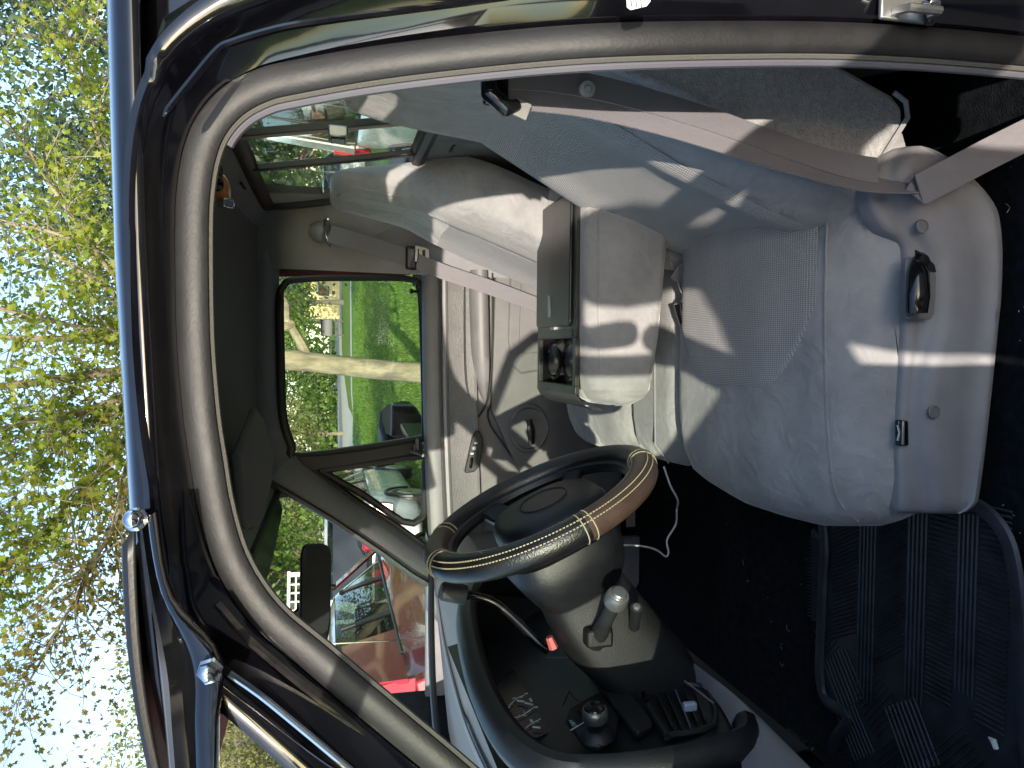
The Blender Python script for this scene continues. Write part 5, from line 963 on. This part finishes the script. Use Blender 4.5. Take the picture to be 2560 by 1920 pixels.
# ------------------------------------------------------------ buildings
mat('siding', (.25, .29, .36), .7, var=.06); mat('house_grey', (.17, .17, .165), .8, var=.1); mat('shingle', (.13, .105, .08), .9, bump=.6, bscale=30, var=.25, vscale=3)
mat('white_trim', (.72, .72, .70), .6); mat('yellow_wall', (.62, .50, .24), .8, var=.08); mat('dark_window', (.02, .022, .025), .1); mat('stone', (.20, .17, .14), .9, var=.35, vscale=5, bump=.8, bscale=14); mat('garage_dark', (.045, .047, .05), .5, var=.1)
def house(name, label, c, rot, w_, d_, h_, roof_h, wall, roof='shingle', wins=(), planks=0, door=None):
    root = empty(name, c, label, 'house', local=True); root.rotation_euler = (0, 0, rot)
    MB().box((0, 0, h_/2), (w_, d_, h_)).build('wall', wall, root, smooth=False)
    o = .35; rf = MB(); rf.prism([(-w_/2-o, -d_/2-o, h_), (-w_/2-o, d_/2+o, h_), (-w_/2-o, 0, h_+roof_h)], (w_+2*o, 0, 0)); rf.build('roof', roof, root, smooth=False)
    if planks:
        for i in range(planks):
            z = .1+(h_-.15)*i/planks; MB().prism([(-w_/2-.004, -d_/2-.03, z), (-w_/2-.004, -d_/2+.004, z), (-w_/2-.004, -d_/2+.004, z+(h_-.15)/planks-.01)], (w_+.008, 0, 0)).build('siding_plank', wall, root, smooth=False)
    for (x, z, a, b2) in wins:
        f_ = MB().box((x, -d_/2-.03, z), (a+.16, .06, b2+.16)).build('window', 'white_trim', root, smooth=False); MB().box((x, -d_/2-.065, z), (a, .02, b2)).build('pane', 'dark_window', f_, smooth=False)
    if door:
        x, a, b2 = door; MB().box((x, -d_/2-.04, b2/2+.06), (a+.3, .05, b2+.14)).build('door_frame', 'white_trim', root, smooth=False)
        dr = MB().box((x, -d_/2-.07, b2/2), (a, .04, b2)).build('garage_door', 'garage_dark', root, smooth=False)
        for i in range(1, 4): MB().box((x, -d_/2-.092, b2*i/4), (a, .006, .03)).build('door_joint', 'dark_window', dr, smooth=False)
        MB().box((0, -d_/2-.05, h_-.08), (w_+.5, .08, .2)).build('fascia', 'white_trim', root, smooth=False)
        for sx_ in (-1, 1): MB().box((x+sx_*(a/2+.65), -d_/2-.05, .75), (.9, .1, 1.5)).build('stone_pier', 'stone', root, smooth=False)
    return root
house('sided_house', 'blue-grey house with lap siding beyond the pink blossom tree', (-15.6, 27.5, 0), R(24), 9, 6, 3.4, 1.6, 'siding', wins=((2.4, 1.6, .9, 1.2),), planks=17)
house('brown_roof_house', 'house with a steep brown shingle roof behind the wispy tree', (-26, 44, 0), R(28), 12, 9, 6.5, 5.0, 'house_grey', wins=((-3, 3.2, 1.2, 1.4), (2, 3.2, 1.2, 1.4)))
house('grey_garage', 'low grey garage with a white eaves board beyond the white car', (-12.8, 27.5, 0), R(20), 6.5, 6, 2.7, .9, 'house_grey', wins=((1.6, 1.5, .9, .8),))
house('yellow_house', 'pale yellow house half hidden by trees across the street', (13, 118, 0), 0, 16, 9, 5.0, 3, 'yellow_wall', wins=((-4, 2.2, 1.4, 1.6), (0, 2.2, 1.4, 1.6), (4, 2.2, 1.4, 1.6)))
house('garage_house', 'white-trimmed house with a dark panelled garage door and stone piers', (13.5, -.3, 0), R(-90), 8, 7, 3.0, 2.2, 'white_trim', door=(0, 2.7, 2.2))
# white lattice fence
lf = empty('lattice_fence', (-9.6, 22.5, 0), 'white lattice fence with a top rail in front of the garden trees', 'fence', local=True); lf.rotation_euler = (0, 0, R(22))
for i in range(5): MB().box((-3+1.5*i, 0, 1.45), (.12, .12, 2.9)).build('post', 'white_trim', lf, smooth=False)
for z in (2.85, 2.30): MB().box((0, 0, z), (6.2, .13, .09)).build('rail', 'white_trim', lf, smooth=False)
for i in range(24): MB().box((-2.95+.257*i, .01, 2.57), (.05, .03, .46)).build('lattice_slat', 'white_trim', lf, smooth=False)
for z in (2.47, 2.64): MB().box((0, -.02, z), (6, .02, .05)).build('lattice_strip', 'white_trim', lf, smooth=False)
for i in range(4): MB().box((-2.25+1.5*i, .02, 1.15), (1.38, .04, 2.2)).build('board', 'house_grey', lf, smooth=False)
# mailbox on a double post
mb = empty('mailbox', (2.75, 84, 0), 'black mailbox on a double post at the edge of the road', 'mailbox', local=True)
for sx_ in (-.75, .75): MB().box((sx_, 0, .6), (.14, .14, 1.2)).build('post', 'rubber_black', mb, smooth=False)
for z in (.35, .85): MB().box((0, 0, z), (1.5, .1, .1)).build('cross_bar', 'rubber_black', mb, smooth=False)
MB().loft([[Vector((x, y, z)) for y, z in ((-.5, 1.2), (-.5, 1.9), (-.35, 2.25), (0, 2.4), (.35, 2.25), (.5, 1.9), (.5, 1.2))] for x in (-.85, .85)]).build('box', 'rubber_black', mb)
# gravel bed
gv = MB(); gv.grid(lambda s, t: Vector((4.0+1.9*(s-.5)*2*math.sqrt(max(.02, 1-(2*t-1)**2)), 17.5+3.6*(2*t-1), .03+.14*(1-(2*s-1)**2)*(1-(2*t-1)**2)+.03*noise.noise(Vector((s*14, t*14, 0))))), 30, 30)
tag(gv.build('gravel_bed', 'gravel', None, recalc=False), 'oval bed of grey gravel in the lawn behind the pickup', 'gravel', kind='stuff')
# flag on its pole
fp = empty('flag_pole', (7.0, 30.0, 0), 'flag with red and white stripes on a thin pole beside the white pickup', 'flag', local=True)
MB().tube([(0, 0, 0), (0, 0, 3.2)], .02, 6).build('pole', 'satin_metal', fp)
mat('flag_red', (.35, .05, .06), .8); mat('flag_white', (.65, .63, .62), .8); mat('flag_blue', (.04, .05, .16), .8)
for i in range(7): MB().grid(lambda s, t: Vector((.02+.75*s, .05*math.sin(5*s), 2.35+.075*i+.075*t-.25*s*s)), 8, 2).build('stripe', 'flag_red' if i % 2 == 0 else 'flag_white', fp, recalc=False, solid=.004)
MB().grid(lambda s, t: Vector((.022+.3*s, .05*math.sin(2*s)-.006, 2.60+.30*t-.04*s*s)), 5, 2).build('canton', 'flag_blue', fp, recalc=False, solid=.004)

# ------------------------------------------------------------ other vehicles
mat('car_red', (.30, .008, .012), .22, coat=1, var=.05); mat('car_white', (.72, .72, .70), .25, coat=1, var=.03); mat('car_green', (.020, .032, .026), .35, coat=.2, var=.05)
mat('tail_red', (.45, .01, .012), .15, spec=.8, coat=1); mat('plate', (.70, .74, .76), .4); glass('car_glass', (.28, .34, .30), 1.0)
mat('seat_dark', (.03, .03, .032), .9)
def car(name, label, loc, rz, L, W, H, paint, belt=.95, rear_up=.25, front_up=1.5, van=False, badge=False, group=None, qw=.42):
    """local frame: +y is the front, z up; body stacked from plan rings"""
    root = empty(name, loc, label, 'car', group, local=True); root.rotation_euler = (0, 0, rz)
    hz = [.22, .30, .45, .70, belt-.04, belt]
    hw = [W*.44, W*.485, W*.5, W*.5, W*.488, W*.475]
    gz = [belt+.02, belt+(H-belt)*.4, belt+(H-belt)*.78, H-.05, H-.012, H]
    gw = [W*.472, W*.455, W*.425, W*.40, W*.36, W*.25]
    def ring(z, w_, yr, yf, p=5, n=40):
        out = []
        for i in range(n):
            a = 2*math.pi*i/n; c_, s_ = math.cos(a), math.sin(a)
            out.append(Vector((w_*abs(c_)**(2/p)*(1 if c_ > 0 else -1), (yf+yr)/2+(yf-yr)/2*abs(s_)**(2/p)*(1 if s_ > 0 else -1), z)))
        return out
    rr = [-L/2+.10, -L/2+.02, -L/2, -L/2+.01, -L/2+.05, -L/2+.07]; ff = [L/2-.12, L/2-.02, L/2, L/2-.03, L/2-.25, L/2-.45]
    yr = lambda z: -L/2+.08+rear_up*max(0, (z-belt)/(H-belt))**1.2; yf = lambda z: L/2-(.9 if not van else .35)-(front_up-.5)*((z-belt)/(H-belt))
    MB().loft([ring(z, w_, a, b2, 5) for z, w_, a, b2 in zip(hz, hw, rr, ff)]+[ring(belt+.012, W*.474, rr[-1]+.005, ff[-1]-.25, 5)]).build('body', paint, root, angle=50)
    gr = [ring(z, w_, yr(z), yf(z)-(.25 if z > H-.02 else 0)*.4, 6) for z, w_ in zip(gz, gw)]
    # greenhouse: pillars and roof only, glass between
    MB().loft(gr[3:]).build('roof', paint, root, angle=50)
    wz = lambda t: gz[0]+(gz[3]-gz[0])*t
    def wring(t): 
        z = wz(t); w_ = float(np.interp(z, gz, gw)); return ring(z, w_, yr(z), yf(z), 6)
    W0 = [wring(t) for t in (0, .12, .9, 1)]; n = 40
    def side_index(y0, y1, sgn): return [i for i in range(n) if W0[0][i].x*sgn > W*.40 and y0 <= W0[0][i].y <= y1]
    gl = MB().loft([[q*1.0+Vector((-math.copysign(.012, q.x) if abs(q.x) > .1 else 0, 0, 0)) for q in r_] for r_ in W0], cap=False); gl.build('glass', 'car_glass', root)
    zc = lambda t, y, sgn: Vector((sgn*(float(np.interp(wz(t), gz, gw))+.003), y, wz(t)))
    bl_ = yr(belt); fl_ = yf(belt)
    cuts = [bl_+.02, bl_+qw, bl_+.50, bl_+1.35, bl_+1.45, bl_+2.35, bl_+2.42, fl_]
    for sgn in (-1, 1):
        for k, (ya, yb2) in enumerate(((cuts[0], cuts[1]), (cuts[3]-.02, cuts[4]), (cuts[5], cuts[6]+.02))):
            w2 = (yb2-ya)
            r_up = rear_up if k == 0 else .0
            b = MB(); b.prism([zc(0, ya, sgn), zc(0, yb2, sgn), zc(.9, yb2+(-.10 if k else .0), sgn), zc(.9, ya+r_up*.8, sgn)], (-sgn*.03, 0, 0)); b.build('pillar', paint if k == 0 else 'rubber_black', root, smooth=False)
        b = MB(); b.prism([zc(0, fl_-.18, sgn), zc(0, fl_-.02, sgn), zc(.95, yf(wz(.95))-.02, sgn), zc(.95, yf(wz(.95))-.14, sgn)], (-sgn*.03, 0, 0)); b.build('pillar', paint, root, smooth=False)
        MB().tube([zc(0, y, sgn)+Vector((sgn*.004, 0, 0)) for y in (bl_+.45, bl_+1.3, fl_-.15)], .012, 5).build('belt_molding', 'rubber_black', root)
        m2 = MB().box((sgn*(W/2+.09), fl_-.35, belt+.10), (.20, .12, .15)).build('wing_mirror', paint if paint != 'car_green' else 'rubber_black', root, bevel=.03)
        for y in (-L/2+.85, L/2-.92):
            wh = MB().lathe([(.20, -.11), (.31, -.11), (.345, -.08), (.345, .08), (.31, .11), (.20, .11)], (sgn*(W/2-.11), y, .345), (1, 0, 0), 24).build('wheel', 'rubber_black', root); MB().lathe([(.03, 0), (.20, .0), (.215, .02), (.2, .03), (.05, .02)], (sgn*(W/2-.02), y, .345), (sgn, 0, 0), 18).build('rim', 'satin_metal', wh)
            MB().tube([Vector((sgn*(W/2-.004), y+.41*math.cos(a), .345+.41*math.sin(a))) for a in [math.pi*i/12 for i in range(13)]], .03, 6).build('wheel_arch', 'rubber_black', root)
        tlp = [(W/2-.40, belt-.10), (W/2-.06, belt-.02), (W/2-.02, belt-.12), (W/2-.04, belt-.30), (W/2-.22, belt-.30), (W/2-.38, belt-.20)] if not van else [(W/2-.16, belt+.35), (W/2-.04, belt+.35), (W/2-.03, belt-.25), (W/2-.16, belt-.25)]
        MB().prism([(sgn*x, -L/2+.065-(.06 if z < belt-.15 else .02), z) for x, z in tlp], (0, .12, 0)).build('tail_light', 'tail_red', root, bevel=.012)
    # rear: window, plate, trim
    zt = lambda t: (yr(wz(t))-.006, wz(t)); q0, q1 = zt(.12), zt(.88)
    b = MB(); b.prism([(-W*.37, q0[0], q0[1]), (W*.37, q0[0], q0[1]), (W*.33, q1[0], q1[1]), (-W*.33, q1[0], q1[1])], (0, .012, 0)); b.build('rear_window', 'dark_window', root, smooth=False)
    for sgn in (-1, 1): MB().prism([(sgn*W*.37, q0[0]-.003, q0[1]-.1), (sgn*W*.475, q0[0]-.003, q0[1]-.1), (sgn*W*.40, q1[0]-.003, H-.06), (sgn*W*.33, q1[0]-.003, H-.06)], (0, .05, 0)).build('rear_pillar', paint, root, smooth=False)
    MB().tube([(0, q0[0]-.02, q0[1]-.02), (.25, q0[0]-.015, q0[1]+.12), (.38, q0[0]+.01, q0[1]+.14)], .010, 5).build('rear_wiper', 'rubber_black', root)
    pl = MB().box((0, -L/2-.006, belt-.30), (.52, .02, .16)).build('number_plate', 'plate', root, bevel=.004)
    MB().box((0, -L/2-.012, belt-.14), (W*.62, .03, .035)).build('chrome_strip', 'chrome', root, bevel=.006)
    if badge: text('badge', '4MATIC', .075, 'chrome', root, Vector((W*.30, -L/2+.035, belt-.065)), basis((1, 0, 0), (0, .25, 1)), .004)
    for sgn in (-1, 1):
        for y in (.35, -.55): MB().box((sgn*.38, y, belt+.02), (.42, .14, .50)).build('seat', 'seat_dark', root, bevel=.05)
    MB().box((0, 0, .30), (W*.8, L*.7, .12)).build('underbody', 'rubber_black', root)
    return root
car('red_car', 'red four-wheel-drive car with chrome tail trim parked beyond the windshield', (-3.0, 6.35, 0), 0, 4.55, 1.90, 1.69, 'car_red', badge=True, belt=1.17, qw=.95)
car('white_car', 'white car with a rear wiper parked ahead of the red car', (-3.25, 13.6, 0), 0, 4.6, 1.90, 1.75, 'car_white', belt=1.0)
car('green_car', 'dark green car with black mirrors parked by the kerb near the lawn', (-4.2, 20.5, 0), R(180), 4.5, 1.86, 1.65, 'car_green', belt=1.0)
# tall white van behind the pickup and the far pickup beside the flag
vanp = car('white_van', 'tall white van with dark lower trim parked behind the pickup', (4.25, 10.3, 0), R(180), 4.3, 2.05, 2.70, 'car_white', belt=1.25, rear_up=.08, front_up=1.1, van=True)
car('far_white_car', 'white car with a dark rear window parked by the flag', (7.6, 33.5, 0), R(188), 4.8, 1.9, 1.9, 'car_white', belt=1.2)

# ------------------------------------------------------------ the person who takes the picture, standing outside the open door
def skin(name, V, E, Rr, m_, parent, sub=2):
    me = bpy.data.meshes.new(name); me.from_pydata(V, E, []); me.update(); o = bpy.data.objects.new(name, me); col.objects.link(o); attach(o, parent)
    o.modifiers.new('skin', 'SKIN'); bm = bmesh.new(); bm.from_mesh(me); ly = bm.verts.layers.skin.verify(); bm.verts.ensure_lookup_table()
    for i, v in enumerate(bm.verts):
        q = Rr[i]; v[ly].radius = (q, q) if not isinstance(q, tuple) else q
        v[ly].use_root = (i == 0)
    bm.to_mesh(me); bm.free(); q = o.modifiers.new('sub', 'SUBSURF'); q.levels = sub; q.render_levels = sub; me.materials.append(MATS[m_]); return o
mat('skin_tone', (.42, .26, .19), .5, var=.06); mat('shirt', (.10, .12, .16), .9, bump=.3, bscale=300); mat('jeans', (.05, .07, .12), .9, bump=.3, bscale=400); mat('hair', (.05, .035, .025), .6, bump=.6, bscale=200); mat('shoe', (.04, .04, .04), .6)
px, py = .02, -1.24
person = empty('person', (px, py, 0), 'person in a dark shirt and jeans holding up a phone outside the open door', 'person', local=True)
V = [(0, 0, .98), (0, .0, 1.15), (0, .01, 1.32), (0, .02, 1.46), (0, .04, 1.53), (0, .07, 1.62), (0, .09, 1.70), (0, .085, 1.76),
     (-.19, .02, 1.43), (-.27, .14, 1.24), (-.19, .30, 1.43), (-.115, .385, 1.55), (.19, .02, 1.43), (.27, .14, 1.26), (.17, .30, 1.44), (.075, .385, 1.55),
     (-.10, .0, .93), (-.115, .02, .50), (-.12, -.02, .09), (-.13, .14, .045), (.10, .0, .93), (.12, .03, .50), (.13, -.01, .09), (.14, .15, .045)]
E = [(0, 1), (1, 2), (2, 3), (3, 4), (4, 5), (5, 6), (6, 7), (3, 8), (8, 9), (9, 10), (10, 11), (3, 12), (12, 13), (13, 14), (14, 15), (0, 16), (16, 17), (17, 18), (18, 19), (0, 20), (20, 21), (21, 22), (22, 23)]
Rr = [(.17, .12), (.155, .11), (.175, .12), (.12, .09), .055, .085, .095, .06, .075, .048, .040, .030, .075, .048, .040, .030, .10, .065, .045, .035, .10, .065, .045, .035]
skin('body', V, E, Rr, 'shirt', person)
HV = [(0, .045, 1.55), (0, .075, 1.62), (0, .09, 1.69), (0, .085, 1.745), (0, .185, 1.66)]
skin('head', HV, [(0, 1), (1, 2), (2, 3), (2, 4)], [.062, .090, .100, .075, .018], 'skin_tone', person)
for sgn in (-1, 1):
    base = Vector((-.02+sgn*.095, .385, 1.555)); tip = Vector((-.06+sgn*.078-px*0, .46, 1.69))
    hv = [tuple(base), tuple(lerp(base, tip, .5))]; he = [(0, 1)]; hr = [.028, (.034, .018)]
    for k in range(4):
        b0 = len(hv); q = lerp(base, tip, .7)+Vector((sgn*.004, 0, .012*(k-1.5)+.02)); hv += [tuple(q), tuple(q+Vector((-sgn*.015, .025, .012))), tuple(q+Vector((-sgn*.035, .024, .016)))]; he += [(1, b0), (b0, b0+1), (b0+1, b0+2)]; hr += [.0095, .0085, .007]
    b0 = len(hv); q = lerp(base, tip, .6); hv += [tuple(q+Vector((-sgn*.012, -.012, .02))), tuple(q+Vector((-sgn*.03, -.008, .04)))]; he += [(1, b0), (b0, b0+1)]; hr += [.010, .008]
    skin('hand', hv, he, hr, 'skin_tone', person)
MB().loft([[Vector((math.cos(a)*r_*.95, .075+math.sin(a)*r_*1.05-dy_, z)) for a in [i*math.pi/8 for i in range(16)]] for z, r_, dy_ in ((1.60, .092, .03), (1.68, .106, .022), (1.74, .104, .012), (1.79, .080, .005), (1.815, .03, 0))]).build('hair', 'hair', person, angle=80)
for sgn in (-1, 1):
    MB().tube([(sgn*.105, 0, .95), (sgn*.118, .02, .52), (sgn*.128, -.01, .10)], [.115, .080, .062], 14).build('trouser_leg', 'jeans', person)
    MB().loft([[Vector((sgn*.13+math.cos(a)*w_, yc, .05+math.sin(a)*h_)) for a in [i*math.pi/6 for i in range(12)]] for yc, w_, h_ in ((-.09, .03, .03), (-.05, .045, .05), (.06, .05, .045), (.16, .045, .03), (.19, .02, .015))]).build('shoe', 'shoe', person, angle=80)
ph = MB().box((0, -.772, 1.685), (.15, .009, .076)).build('phone', 'gloss_black', None, bevel=.004); tag(ph, 'black phone held up sideways by the person outside the open door', 'phone')
